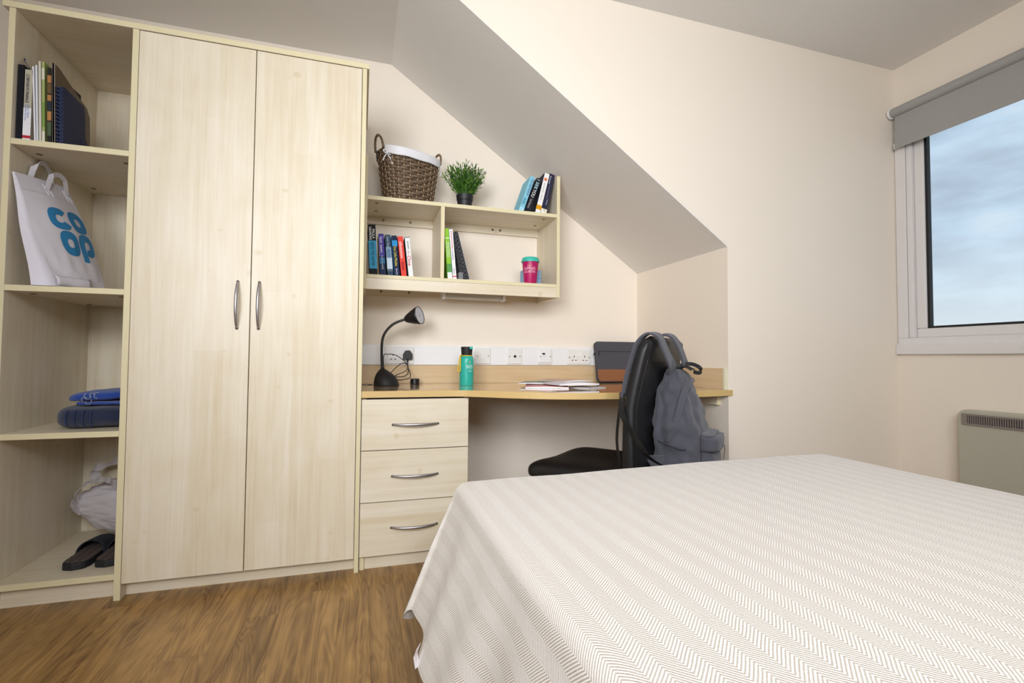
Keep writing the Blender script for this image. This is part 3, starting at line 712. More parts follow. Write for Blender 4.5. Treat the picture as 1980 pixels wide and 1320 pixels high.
slipper('right black slipper, partly behind the wardrobe divider', -.862, 2.122, -.01)
pb = thing('carrier_bag', 'crumpled translucent white carrier bag behind the slippers', 'bag', (-.96, 2.50, .0919))
PBM = mat('thin_polythene', 'D4CDCF', .35, trans=.0, bump=.3, bscale=60, alpha=.90)
def pbag(u, v):
    th = 2*PI*u; ph = PI*(v-.5); c = math.cos(ph)
    dv = Vector((math.cos(th)*c, math.sin(th)*c, math.sin(ph)))
    dq = Vector((dv.x*1.2+dv.z*1.5, dv.y*2, dv.z*3.5))
    r = 1+.20*noise.noise(dv*1.4+Vector((3, 1, 2)))+.060*ridged(dq*1.5+Vector((1, 5, 2)))+.022*ridged(dq*3.7)-.04
    p = Vector((-.940, 2.475, .225))+Vector((dv.x*.160, dv.y*.080, dv.z*(.125+.035*dv.x)))*r
    p.x += -.018*max(0, -dv.z)*0
    p.x = min(max(p.x, -1.13), -.8065); p.y = min(p.y, 2.585); p.z = max(p.z, .135 if p.x < -.99 else .0925); return p
MB().grid(pbag, 90, 60, closeu=True).build('bag_body', PBM, pb, smooth=True, angle=.8)
h1 = smoothpts([(-1.070, 2.43, .215), (-1.082, 2.40, .25), (-1.072, 2.39, .295), (-1.045, 2.385, .332), (-1.00, 2.38, .350), (-.96, 2.385, .345), (-.935, 2.40, .31), (-.93, 2.43, .27)], 6)
MB().ribbon(h1, [(.1*math.sin(i), .5, .2+.1*math.cos(i*1.7)) for i in range(len(h1))], [.030+.006*math.sin(i*1.1) for i in range(len(h1))], .0015).build('handle', PBM, pb)
h2 = smoothpts([(-1.05, 2.50, .33), (-1.065, 2.50, .37), (-1.02, 2.50, .385), (-.96, 2.50, .41), (-.89, 2.50, .405), (-.82, 2.50, .38)], 5)
MB().ribbon(h2, [(.1, .4, .5+.2*math.sin(i)) for i in range(len(h2))], [.03+.008*math.sin(i*1.1) for i in range(len(h2))], .002).build('handle', PBM, pb)

# ================================================================== BASKET
bk = thing('wicker_basket', 'brown woven wicker basket with white cloth lining on top shelf', 'basket', (.214, 2.465, 1.5947), (0, 0, .42))
WK = mat('wicker', '6B5743', .55, var=.35, vscale=60); WKL = mat('wicker_stake', 'C8A784', .55)
LIN = mat('lining_cloth', 'E9E8EC', .85, bump=.2, bscale=400)
NS = 28
def bshape(th, h):
    """h 0..1"""
    rx = .117+.036*h; ry = .074+.024*h; n_ = .82
    c, s_ = math.cos(th), math.sin(th)
    return Vector((math.copysign(abs(c)**n_, c)*rx, math.copysign(abs(s_)**n_, s_)*ry, 0))
HB = .232
b = MB(); ROWS = 17
for k in range(ROWS):
    h0 = (k+.5)/ROWS
    def fn(u, v, k=k, h0=h0):
        th = 2*PI*u; hh = h0+(v-.5)/ROWS*1.12; p = bshape(th, hh); o = .0048*math.cos(NS/2*th+PI*(k % 2)); q = p.normalized()
        bul = .0028*math.sin(PI*v)
        z = HB*hh*(1+.045*(abs(math.cos(th))**3)*hh)
        return Vector((p.x+q.x*(o+bul), p.y+q.y*(o+bul), .004+z))
    b.grid(fn, NS*6, 3, closeu=True)
b.build('weave', WK, bk, local=True, smooth=True, solid=.0016)
b = MB()
for i in range(NS):
    th = 2*PI*(i)/NS; pts = []
    for j in range(9):
        h = j/8; p = bshape(th, h); pts.append(Vector((p.x*1.018, p.y*1.026, .002+HB*h*(1+.045*(abs(math.cos(th))**3)*h))))
    b.tube(pts, .0019, 5)
b.build('stakes', WKL, bk, local=True, kind='stuff')
def rimp(t, k=1.0, dz=0):
    p = bshape(t, 1); return Vector((p.x*k, p.y*k, HB*(1+.045*abs(math.cos(t))**3)+.006+dz))
MB().tube([rimp(2*PI*i/48) for i in range(48)], .0075, 8, closed=True).build('rim', WK, bk, local=True, smooth=True)
MB().lathe([(.001, .004), (.9, .004), (.9, .008), (.001, .008)], (0, 0, 0), 28, M=Matrix.Diagonal((.122, .078, 1, 1))).build('base', WK, bk, local=True)
def lining(u, v):
    th = 2*PI*u
    wob = .002*math.sin(th*9)
    if v < .5:
        q = v/.5; p = bshape(th, 1-.10*q); k = 1.065; return Vector((p.x*k, p.y*k, rimp(th).z+.010-.036*q+wob))
    q = (v-.5)/.5; p = bshape(th, 1-.3*q); k = .95; return Vector((p.x*k, p.y*k, rimp(th).z+.012-.10*q))
b = MB()
def lin2(u, v):
    th = 2*PI*u; e_ = .0015*math.sin(th*9)
    if v < .4: q = v/.4; p = bshape(th, .90+.10*q); return Vector((p.x*1.075, p.y*1.12, rimp(th).z-.026+.036*q+e_))
    if v < .6: q = (v-.4)/.2; k = 1-.5+.5*math.cos(PI*q); p = bshape(th, 1); kx = .915+.16*k; ky = .88+.24*k; return Vector((p.x*kx, p.y*ky, rimp(th).z+.010+.010*math.sin(PI*q)))
    q = (v-.6)/.4; p = bshape(th, 1-.3*q); return Vector((p.x*.915, p.y*.88, rimp(th).z+.010-.10*q))
G = 80
MB().grid(lambda u, v: lin2(.055+.39*u, v), 40, 14).build('lining', LIN, bk, local=True, smooth=True, solid=.001)
MB().grid(lambda u, v: lin2(.555+.40*u, v), 40, 14).build('lining', LIN, bk, local=True, smooth=True, solid=.001)
for sgn, a in ((-1, PI), (1, 0)):
    pts = []
    for i in range(25):
        t = i/24; yy = .045*math.cos(PI*t); zz = .068*math.sin(PI*t)**.8
        base = rimp(a, 1.0); pts.append(Vector((base.x+sgn*(.006+.012*math.sin(PI*t)), yy*.9, base.z+zz)))
    h = MB().tube(pts, .0052, 8).build('handle', WK, bk, local=True, smooth=True)
    b = MB()
    for q in range(2):
        tw = [pts[i]+Vector((math.cos(i*1.6+q*PI)*.0045, 0, math.sin(i*1.6+q*PI)*.0045)) for i in range(25)]
        b.tube(tw, .0030, 5)
    b.build('twist', mat('wicker_light', '8A6F50', .55), h, local=True, smooth=True)
xl_ = rimp(PI).x
b = MB()
bx_, by_, bz_ = xl_*.93, -.052, HB-.012
b.ribbon(smoothpts([(bx_, by_, bz_), (bx_+.012, by_-.006, bz_-.02), (bx_+.026, by_-.010, bz_-.052)], 4), (1, 0, .3), .010, .0012)
b.ribbon(smoothpts([(bx_, by_, bz_), (bx_-.018, by_-.012, bz_-.018), (bx_-.030, by_-.014, bz_-.045)], 4), (1, 0, .3), .005, .0012)
for sx in (-1, 1):
    b.ribbon(smoothpts([(bx_, by_, bz_), (bx_+sx*.018, by_-.008, bz_+.012), (bx_+sx*.026, by_-.010, bz_+.002), (bx_+sx*.012, by_-.010, bz_-.004), (bx_, by_-.004, bz_)], 4), (0, .5, 1), .008, .0012)
b.build('tie_bow', LIN, bk, local=True)
xr_ = rimp(0).x
b = MB(); b.ribbon(smoothpts([(xr_*.98, -.035, HB-.01), (xr_*1.06, -.045, HB-.02), (xr_*1.0, -.05, HB-.045)], 4), (0, .5, .6), .005, .001)
b.build('tie_bow', LIN, bk, local=True)

# ================================================================== POTTED PLANT
PXc, PYc, PZc = .488, 2.405, 1.5947
pp = thing('potted_plant', 'small bushy green artificial plant in a black pot', 'plant', (PXc, PYc, PZc))
pot = MB().lathe([(.001, .0005), (.034, .0005), (.0375, .044), (.0405, .046), (.043, .072), (.0395, .072), (.037, .050), (.001, .050)], (PXc, PYc, PZc), 36).build('pot', mat('pot_black', '1B1B1F', .5), pp, smooth=True, angle=.5)
MB().lathe([(.001, .0505), (.0365, .0505), (.0365, .060), (.001, .062)], (PXc, PYc, PZc), 24).build('soil', mat('soil', '241C14', .95), pp)
rnd = random.Random(5)
gA = mat('leaf_green', '42701F', .5); gB = mat('leaf_bright', '6F9C34', .5); gC = mat('leaf_dark', '2A4C19', .5)
b = MB(); st = MB()
for i in range(150):
    az = rnd.random()*2*PI; tilt = rnd.random()**.75*.74; Ln = .120+.040*rnd.random()-.018*tilt
    base = Vector((PXc+.028*math.cos(az)*rnd.random(), PYc+.028*math.sin(az)*rnd.random(), PZc+.058))
    d = Vector((math.cos(az)*math.sin(tilt), math.sin(az)*math.sin(tilt)*.85, math.cos(tilt)))
    bend = Vector((0, 0, .012))
    P = [base+d*Ln*t+bend*t*t for t in (0, .33, .66, 1)]
    st.tube(P, [.0011, .0009, .0008, .0005], 3)
    for j in range(11):
        t = .22+.78*j/10; p = base+d*Ln*t+bend*t*t
        aa = rnd.random()*2*PI; side = d.orthogonal().normalized(); side.rotate(Matrix.Rotation(aa, 3, d))
        ld = (d*1.0+side*(.55+.3*rnd.random())).normalized(); ll = .019+.011*rnd.random(); wv = ld.cross(side.cross(ld)).normalized().cross(d)
        wv = ld.cross(d).normalized()*.0030
        up_ = wv.cross(ld).normalized()*.0009
        b.add([p, p+ld*ll*.45+wv, p+ld*ll, p+ld*ll*.45-wv, p+ld*ll*.45+up_], [(0, 1, 4), (1, 2, 4), (2, 3, 4), (3, 0, 4)], rnd.choice((0, 0, 1, 2)))
b.build('foliage', [gA, gB, gC], pp, kind='stuff'); st.build('stems', gA, pp, kind='stuff')

# ================================================================== CUP AND BLUE BOX
CX, CYy, CZ = .839, 2.40, ZL
cu = thing('travel_cup', 'magenta travel cup with turquoise lid', 'cup', (CX, CYy, CZ))
MG = mat('magenta', 'B50C5E', .42); TQ = mat('turquoise', '3FBFAE', .4)
MB().lathe([(.001, .0005), (.0305, .0005), (.0315, .003), (.0435, .122), (.0435, .126), (.001, .126)], (CX, CYy, CZ), 48).build('cup_body', MG, cu, smooth=True, angle=.6)
MB().lathe([(.0440, .119), (.0475, .120), (.0480, .126), (.0455, .129), (.0425, .141), (.0385, .144), (.037, .141), (.001, .141)], (CX, CYy, CZ), 48).build('lid', TQ, cu, smooth=True, angle=.6)
def curved(body, z0, hgt, halfang, c0, mt, parent, cx, cy__, cz, rad, slope=0):
    cuv = bpy.data.curves.new('t', 'FONT'); cuv.body = body; cuv.size = 1; cuv.resolution_u = 2
    ob_ = bpy.data.objects.new('t', cuv); COL.objects.link(ob_)
    me = bpy.data.meshes.new_from_object(ob_.evaluated_get(bpy.context.evaluated_depsgraph_get()))
    vs = [v.co.copy() for v in me.vertices]; fs = [tuple(p.vertices) for p in me.polygons]
    bpy.data.objects.remove(ob_); bpy.data.curves.remove(cuv); bpy.data.meshes.remove(me)
    x0 = min(v.x for v in vs); x1 = max(v.x for v in vs); y0 = min(v.y for v in vs); y1 = max(v.y for v in vs)
    o_ = []
    for v in vs:
        a = c0+((v.x-x0)/(x1-x0)-.5)*2*halfang; z = z0+(v.y-y0)/(y1-y0)*hgt; r = rad(z)+.0005
        o_.append((cx+r*math.sin(a), cy__-r*math.cos(a), cz+z))
    MB().add(o_, fs).build('lettering', mt, parent)
PK = mat('pink_print', 'F3BFD0', .5)
rc = lambda z: .0315+(z-.003)/.119*.012
curved('HAPPINESS', .076, .014, .80, -.42, PK, cu, CX, CYy, CZ, rc); curved('LIES WITHIN', .060, .013, .80, -.42, PK, cu, CX, CYy, CZ, rc)
def onr(a, z, rf, cx, cy__, cz, off=.0006):
    r = rf(z)+off; return (cx+r*math.sin(a), cy__-r*math.cos(a), cz+z)
hp = [(-.42+.10*math.sin(t)**3, .096+.0032*(math.cos(t)-.4*math.cos(2*t))) for t in [2*PI*i/16 for i in range(16)]]
MB().add([onr(a, z, rc, CX, CYy, CZ) for a, z in hp], [tuple(range(16))]).build('heart_print', mat('gold_print', 'F0C070', .5), cu)
b = MB()
for a in (-.72, -.62, -.22, -.12): b.tube([onr(a, .094, rc, CX, CYy, CZ), onr(a*.98-.0, .101, rc, CX, CYy, CZ)], .0006, 4)
b.build('ray_print', PK, cu)
bb = thing('blue_box', 'pale blue card box mostly hidden behind the magenta cup', 'box', (.86, 2.50, ZL))
MB().box(.826, 2.462, ZL+.0006, .922, 2.53, ZL+.094).build('box_body', mat('pale_blue', '8FB0D8', .6), bb, bevel=.001)
MB().box(.8255, 2.4612, ZL+.049, .9225, 2.4625, ZL+.0505).build('printed_line', mat('line_blue', '3A5C94', .6), bb)

# ================================================================== DESK LAMP
LX, LY, LZ = .121, 2.435, .7144
dl = thing('desk_lamp', 'black flexible-neck desk lamp with round white face', 'lamp', (LX, LY, LZ))
def lbase(u, v):
    th = 2*PI*u; r = (1-v)**.62 if v < 1 else 0
    px_, py_ = -.020*v**.8, .012*v
    rad = .0585*(math.cos(PI/2*v**1.35)*.86+.14*(1-v)) if v < 1 else .006
    rad = max(rad, .0075)
    k = 1-.10*math.cos(th)*math.sin(PI*v)*-1
    return Vector((LX+px_+rad*math.cos(th)*k, LY+py_+rad*math.sin(th), LZ+.006+.082*v))
b = MB(); b.lathe([(.001, 0), (.0595, 0), (.0605, .003), (.0590, .0065), (.001, .0065)], (LX, LY, LZ), 44); b.grid(lbase, 44, 18, closeu=True)
b.build('base', BLKM, dl, smooth=True, angle=.7)
neck = smoothpts([(.100, 2.447, .790), (.098, 2.447, .84), (.097, 2.445, .905), (.103, 2.443, .950), (.122, 2.440, .985), (.150, 2.436, 1.012), (.180, 2.432, 1.027), (.208, 2.430, 1.037)], 6)
MB().tube(neck, .0062, 12).build('neck', BLACK, dl, smooth=True)
hd = Vector((.80, -.56, .24)).normalized(); Q = hd.to_track_quat('Z', 'Y').to_matrix().to_4x4(); hc = Vector((.204, 2.432, 1.035))
MB().lathe([(.007, 0), (.015, .004), (.024, .022), (.034, .046), (.0425, .072), (.0445, .083), (.0425, .0835), (.041, .081)], hc, 36, M=Q, cap=False).build('lamp_head', BLACK, dl, smooth=True)
MB().lathe([(.001, .0815), (.0412, .0815), (.0414, .0805), (.001, .0805)], hc, 36, M=Q).build('diffuser', mat('lamp_face', 'CFD2DA', .35), dl)
MB().lathe([(.005, .0816), (.007, .0824), (.001, .0828)], hc, 14, M=Q).build('led', mat('led_grey', 'B9B6B2', .3), dl)
cord = smoothpts([(PX, 2.570, PZ-.035), (PX+.001, 2.56, .80), (PX+.010, 2.54, .775), (PX+.008, 2.52, .748), (PX-.02, 2.51, .740), (.180, 2.50, .738), (.150, 2.49, .755), (.125, 2.48, .780), (.110, 2.472, .80), (.108, 2.472, .858), (.125, 2.48, .866), (.165, 2.50, .862), (.205, 2.53, .838), (PX-.003, 2.552, .815), (PX+.002, 2.55, .79), (PX-.004, 2.53, .765), (PX-.03, 2.51, .754), (.165, 2.50, .758), (.215, 2.52, .780), (PX-.002, 2.545, .797), (PX-.006, 2.55, .815), (.205, 2.54, .822), (.170, 2.51, .800), (.148, 2.49, .778), (.130, 2.480, .765)], 6)
MB().tube(cord, .0021, 7).build('cord', BLACK, dl, smooth=True)

# small things on the desk
cp_ = MB().lathe([(.001, .0004), (.0225, .0004), (.023, .002), (.023, .026), (.0215, .0285), (.001, .0285)], (.268, 2.548, .714), 32).build('bottle_cap', BLACK, origin=(.268, 2.548, .714), smooth=True, angle=.5)
tag(cp_, 'small round black cap standing alone on the desk', 'cap')
b = MB(); b.tube(smoothpts([(.010, 2.50, .7155), (.018, 2.506, .7165), (.026, 2.497, .7155), (.034, 2.508, .718), (.040, 2.498, .7155), (.05, 2.503, .7155), (.044, 2.51, .7155), (.058, 2.50, .7155)], 5), .0013, 6)
tag(b.build('cable_scrap', BLKM, origin=(.03, 2.50, .714)), 'short curly black cable end lying left of the lamp', 'cable')
# water bottle
BX, BY, BZ = .507, 2.405, .7144
wb = thing('water_bottle', 'teal steel water bottle with black cap and yellow strap', 'bottle', (BX, BY, BZ))
TE = mat('teal_enamel', '2FB3A2', .3)
MB().lathe([(.001, 0), (.0335, 0), (.0350, .003), (.0355, .12), (.0345, .134), (.030, .143), (.027, .1455), (.001, .1455)], (BX, BY, BZ), 44).build('bottle_body', TE, wb, smooth=True, angle=.6)
MB().lathe([(.0272, .1455), (.0285, .1455), (.0285, .1495), (.0272, .1495)], (BX, BY, BZ), 32).build('strap_ring', mat('yellow_silicone', 'E6C21A', .5), wb, smooth=True)
MB().lathe([(.0262, .1496), (.0268, .155), (.0290, .184), (.0290, .190), (.028, .1915), (.001, .1915)], (BX, BY, BZ), 36).build('cap', BLKM, wb, smooth=True, angle=.5)
MB().box(BX+.009, BY-.030, BZ+.180, BX+.025, BY-.020, BZ+.1925).build('release_tab', TQ, wb, bevel=.002)
lp = smoothpts([(BX-.026, BY-.010, BZ+.148), (BX-.036, BY-.02, BZ+.147), (BX-.042, BY-.024, BZ+.125), (BX-.049, BY-.026, BZ+.085), (BX-.045, BY-.026, BZ+.068), (BX-.038, BY-.024, BZ+.072), (BX-.036, BY-.022, BZ+.10), (BX-.036, BY-.02, BZ+.146)], 5)
MB().tube(lp, .0026, 8).build('strap_loop', MATS['yellow_silicone'], wb, smooth=True)
rb = lambda z: .0353
PWH = mat('bottle_print', 'D8EEE8', .5)
curved('WATER', .083, .019, .50, .22, PWH, wb, BX, BY, BZ, rb); curved('makes', .068, .008, .28, .33, PWH, wb, BX, BY, BZ, rb)
b = MB(); cxs = .22
for k in range(6):
    a = PI*k/3; b.tube([onr(cxs, .115, rb, BX, BY, BZ), onr(cxs+.13*math.cos(a), .115+.0045*math.sin(a), rb, BX, BY, BZ)], .0009, 4)
b.build('sun_print', MATS['yellow_silicone'], wb)

# magazines
def mag(label, cx, cy__, z, wd_, dp, th, rz, col, bulge=.004, pg='E9E8EA', curl=0):
    M = Matrix.Translation((cx, cy__, z)) @ Matrix.Rotation(rz, 4, 'Z'); t = thing('magazine', label, 'magazine', group='leaflets and magazines on the desk', M=M)
    def bz(x, y):
        u = x/wd_+.5; return bulge*math.sin(PI*min(1, u*1.0))*(1-.3*(y/dp+.5))+curl*max(0, u-.75)**2*16*.25
    def slab(z0, z1, ex):
        b = MB(); N = 14; vs = []
        for i in range(N+1):
            x = (i/N-.5)*(wd_+ex)
            for y in (-dp/2-ex/2, dp/2+ex/2):
                hh = bz(x, y); vs += [Vector((x, y, z0+hh*(1 if z0 > 0 else 0))), Vector((x, y, z1+hh))]
        fs = []
        for i in range(N):
            a = i*4; c = (i+1)*4
            fs += [(a, c, c+2, a+2), (a+1, a+3, c+3, c+1), (a, a+1, c+1, c), (a+2, c+2, c+3, a+3)]
        fs += [(0, 2, 3, 1), (N*4, N*4+1, N*4+3, N*4+2)]
        return b.add(vs, fs)
    slab(0, th*.82, -.002).build('pages', mat('pg_'+pg, pg, .6), t, local=True)
    slab(th*.83, th, 0).build('cover', mat('mg_'+col, col, .35), t, local=True, smooth=False)
    return t
mag('red-covered leaflet, lowest of the stack on the desk', .855, 2.20, .7145, .20, .25, .007, -.35, 'B8483C', .003)
mag('teal-grey leaflet on the left of the desk stack', .875, 2.33, .7265, .19, .22, .004, -.5, '5F7F7C', .003)
mag('white folded magazine with thick rounded spine on the desk', .955, 2.14, .7285, .21, .17, .007, .10, 'DAD8E2', .006, 'F2F1F5')
mag('white leaflet with orange cover patch on top of the stack', .985, 2.27, .7405, .19, .20, .003, .30, 'C99A80', .004)
mag('pale grey leaflet sticking out right of the stack', 1.02, 2.11, .7148, .14, .13, .004, .5, 'B9B4B8', .001)

# laptop sleeve
ls = thing('laptop_sleeve', 'charcoal fabric laptop sleeve with brown leather lower band', 'laptop sleeve', M=Matrix.Translation((1.446, 2.530, .7170)) @ Matrix.Rotation(math.radians(-11), 4, 'X'))
FAB = mat('charcoal_fabric', '4C4B52', .95, bump=.5, bscale=1200, var=.12, vscale=500)
def rr2(w_, h_, r, z0=0):
    o_ = []
    for cxx, czz, a0 in ((w_/2-r, r, -PI/2), (w_/2-r, h_-r, 0), (-w_/2+r, h_-r, PI/2), (-w_/2+r, r, PI)):
        for k in range(6):
            a = a0+PI/2*k/5; o_.append((cxx+r*math.cos(a), z0+czz+r*math.sin(a)))
    return o_
MB().prism(rr2(.305, .238, .022), 'Y', -.013, .013).build('sleeve_body', FAB, ls, local=True, bevel=.006)
lbp = [(x, z) for x, z in rr2(.300, .150, .02, .004) if z < .03]
lbp = sorted([p for p in lbp if p[0] > 0], key=lambda p: p[1])+[(.150, .072), (-.150, .072)]+sorted([p for p in lbp if p[0] <= 0], key=lambda p: -p[1])
MB().prism(lbp, 'Y', -.0155, -.0125).build('leather_band', mat('tan_leather', '8A5836', .45, bump=.3, bscale=60), ls, local=True)
MB().tube([(-.138, -.0135, .178), (.15, -.0135, .178)], .0013, 5).build('zip', BLKM, ls, local=True)
MB().ribbon([(-.132, -.015, .180), (-.133, -.016, .165), (-.138, -.016, .150)], (1, 0, 0), .005, .0015).build('zip_pull', BLKM, ls, local=True)
MB().box(-.159, -.006, .158, -.152, .006, .170).build('side_zip_pull', BLACK, ls, local=True)

# ================================================================== OFFICE CHAIR
Mc = Vector((1.105, 1.71, 0)); F = Vector((-.62, .785, 0)).normalized(); Lt = Vector((.785, .62, 0)).normalized()
CM = Matrix(((Lt.x, F.x, 0, Mc.x), (Lt.y, F.y, 0, Mc.y), (0, 0, 1, 0), (0, 0, 0, 1)))      # local x = across, y = forwards (seat), z = up
ch = thing('office_chair', 'black leather office chair with its back to the bed', 'chair', M=CM)
LEA = mat('black_leather', '161618', .42, bump=.25, bscale=500)
def sq2(c, n_): return math.copysign(abs(c)**n_, c)
def seat(u, v):
    th = 2*PI*u; ph = PI*(v-.5); c = math.cos(ph)
    X = .245*sq2(math.cos(th), .45)*abs(c)**.35; Y = .225*sq2(math.sin(th), .45)*abs(c)**.35; Z = .042*sq2(math.sin(ph), .7)
    Z += .016*math.cos(X/.245*PI)*-.4+(-.030 if Y > 0 else 0)*max(0, (Y-.12)/.1)**2*.6
    return Vector((X, .245+Y, .392+Z))
MB().grid(seat, 48, 24, closeu=True).build('seat', LEA, ch, local=True, smooth=True)
def cback(z):          # rear surface profile (y) by height
    t = (z-.42)/.51; return -.030-.012*t-.115*max(0, t-.48)**1.15
def backrest(u, v):
    th = 2*PI*u; t = v; z = .40+.535*t
    hw = .238*(.95+.05*math.sin(PI*t))*(1 if t < .9 else math.sqrt(max(0, 1-((t-.9)/.1)**2))*.22+.78)
    th_ = (.036-.009*t)*(1 if t < .93 else max(.15, math.sqrt(max(0, 1-((t-.93)/.07)**2))))
    X = hw*sq2(math.cos(th), .32); Y = th_*sq2(math.sin(th), .55)
    return Vector((X, cback(z)+.034+Y, z))
b = MB(); b.grid(backrest, 52, 30, closeu=True)
n0 = 52; b.f.append(tuple(range(n0-1, -1, -1))); b.m.append(0); b.f.append(tuple(range(30*n0, 31*n0))); b.m.append(0)
b.build('backrest', LEA, ch, local=True, smooth=True, angle=1.2)
b = MB()
for side in (-1, 1):
    b.tube([(side*.228*(.95+.05*math.sin(PI*t)), cback(.40+.535*t)+.006, .40+.535*t) for t in [i/16*.86 for i in range(17)]], .0022, 6)
b.tube([(x, cback(.84)-.0012+.010*(abs(x)/.2)**6, .84) for x in (-.195, -.17, -.12, 0, .12, .17, .195)], .0014, 6)
b.build('piping', LEA, ch, local=True, smooth=True)
b = MB(); b.tube([(.0, .245, .09), (0, .245, .352)], .028, 16); b.tube([(.0, .245, .09), (0, .245, .22)], .038, 16); b.box(-.10, .10, .338, .10, .36, .356)
b.build('gas_column', BLACK, ch, local=True, bevel=.002)
MB().box(-.04, -.002, .33, .04, .16, .350).build('back_bracket', BLACK, ch, local=True, bevel=.003)
MB().ribbon([(0, .03, .335), (0, -.004, .36), (0, -.012, .44)], (1, 0, 0), .07, .008).build('back_bracket', BLACK, ch, local=True)
for k in range(5):
    a = 2*PI*k/5+.3; e = Vector((math.cos(a)*.27, .245+math.sin(a)*.27, .075))
    lg = MB().tube([(0, .245, .105), e], [.026, .015], 8).build('leg', BLACK, ch, local=True)
    d = Vector((math.cos(a), math.sin(a), 0)); q = d.cross(Vector((0, 0, 1)))
    b = MB(); c_ = Vector((e.x, e.y, .028)); b.tube([c_-q*.022, c_-q*.006], .028, 16); b.tube([c_+q*.006, c_+q*.022], .028, 16); b.tube([c_, e], .006, 6)
    b.build('castor', BLKM, lg, local=True)

# ================================================================== BACKPACK
D = Vector((.70, -.714, 0)).normalized(); Wd = Vector((.714, .70, 0)).normalized()
BC = Vector((1.224, 1.636, 0))
BM = Matrix(((Wd.x, D.x, 0, BC.x), (Wd.y, D.y, 0, BC.y), (0, 0, 1, .385), (0, 0, 0, 1)))     # local x = across, y = away from chair, z up
bp_ = thing('backpack', 'slate grey canvas backpack hanging on the office chair back', 'backpack', M=BM)
CAN = mat('slate_canvas', '4B4B54', .9, bump=.35, bscale=1400, sheen=.2)
CAND = mat('slate_canvas_dark', '37373F', .9, bump=.3, bscale=1400)
Hb = .44
def bpro(t):
    hd_ = [(0, .078), (.05, .088), (.25, .096), (.5, .090), (.7, .076), (.84, .056), (.93, .038), (.98, .02), (1, .004)]
    hw = [(0, .135), (.05, .152), (.3, .158), (.6, .150), (.8, .128), (.9, .10), (.96, .07), (1, .02)]
    def ip(tb):
        for (a, r), (c, q) in zip(tb, tb[1:]):
            if t <= c: k = (t-a)/(c-a); return r+(q-r)*k
        return tb[-1][1]
    return ip(hd_), ip(hw)
def bodyp(u, v):
    t = v; hd_, hw = bpro(t); th = 2*PI*u
    X = hw*sq2(math.cos(th), .62); Y = hd_*sq2(math.sin(th), .70)
    yc = -.020-.035*max(0, t-.45)**1.2*1.6+.085*(0)
    lean = .02*(1-t)
    f1 = noise.noise(Vector((math.cos(th)*1.8, math.sin(th)*1.8, t*5)))*.014+noise.noise(Vector((math.cos(th)*3+t*4, math.sin(th)*3-t*3, t*7+5)))*.012-.008*max(0, ridged(Vector((math.cos(th)*1.5+t*2, math.sin(th)*2, t*4+9)))-.6)
    cr = -.006*max(0, math.sin((t*7+1.4*math.cos(th))*PI))*math.exp(-((t-.33)/.16)**2)
    k = 1+(f1+cr)/max(hd_, .03)*.8
    return Vector((X*k, yc+Y*k+lean*0, Hb*t))
b = MB(); b.grid(bodyp, 72, 60, closeu=True); b.f.append(tuple(range(71, -1, -1))); b.m.append(0); b.f.append(tuple(range(60*72, 61*72))); b.m.append(0)
b.build('main_bag', CAN, bp_, local=True, smooth=True)
# near side panel seam, zip band over the top
def skin(x, t, off):
    """point on the outer (y+) surface at width x and height t"""
    hd_, hw = bpro(t); s_ = min(.995, abs(x)/hw); c = (s_)**(1/.62); yy = hd_*(max(0, 1-c*c)**.5)**.70
    return Vector((x, -.012-.056*max(0, t-.45)**1.2+yy+off, Hb*t))
def skinside(y, t, off):
    hd_, hw = bpro(t); s_ = min(.97, abs(y)/hd_)**(1/.70); c = max(0, 1-s_*s_)**.5
    return Vector((-hw*c**.62-off, -.020-.056*max(0, t-.45)**1.2+y, Hb*t))
arc = smoothpts([skin(.04, .872, .005), skin(0, .880, .006), skin(-.05, .86, .006), skinside(.050, .82, .004), skinside(.040, .74, .005), skinside(.026, .64, .005), skinside(.008, .53, .005), skinside(-.012, .43, .004), skinside(-.025, .37, .003)], 5)
sd_ = []
for i, p in enumerate(arc):
    tg = (arc[min(i+1, len(arc)-1)]-arc[max(i-1, 0)]).normalized(); hd_, hw = bpro(min(1, p.z/Hb))
    nn = Vector((p.x/hw**2, (p.y+.03)/max(.03, hd_)**2, 6)).normalized(); sd_.append(tg.cross(nn))
MB().ribbon(arc, sd_, [.006+.020*math.sin(PI*min(1, .12+.8*i/len(arc))) for i in range(len(arc))], .005).build('zip_flap', CAN, bp_, local=True, smooth=False, bevel=.0015)
sm = smoothpts([skinside(-.075, .37, .001), skinside(-.04, .355, .002), skinside(.0, .33, .002), skinside(.03, .315, .002), skinside(.07, .34, .001)], 5)
MB().tube(sm, .0022, 6).build('seam', CAND, bp_, local=True, smooth=True)
# front pocket
def pocket(u, v):
    th = PI*u; t = v; hw = .112*(1-.05*t); dp = .052*(math.sin(PI*min(1, .12+.88*t))**.5 if t < .9 else .6)
    return Vector((-hw*sq2(math.cos(th), .5), .068+dp*sq2(math.sin(th), .6)+.004*noise.noise(Vector((u*5, v*4, 2))), -.002+.165*t))
b = MB(); b.grid(pocket, 28, 14); b.build('front_pocket', CAN, bp_, local=True, smooth=True)
def flap(u, v):
    th = PI*u; hw = .116; z = .185-.052*v; dp = .060+.003*math.sin(PI*v)
    if v < .001: dp = .02
    return Vector((-hw*sq2(math.cos(th), .45), .066+dp*sq2(math.sin(th), .55), z+.003*noise.noise(Vector((u*6, v*2, 7)))))
b = MB(); b.grid(flap, 28, 6); b.grid(lambda u, v: Vector((-.116*sq2(math.cos(PI*u), .45)*(1-.2*v), .066+(.045-.0*v)*sq2(math.sin(PI*u), .55)*(1-v), .185+.008*v)), 28, 3)
b.build('pocket_flap', CAN, bp_, local=True, smooth=True, solid=.004)
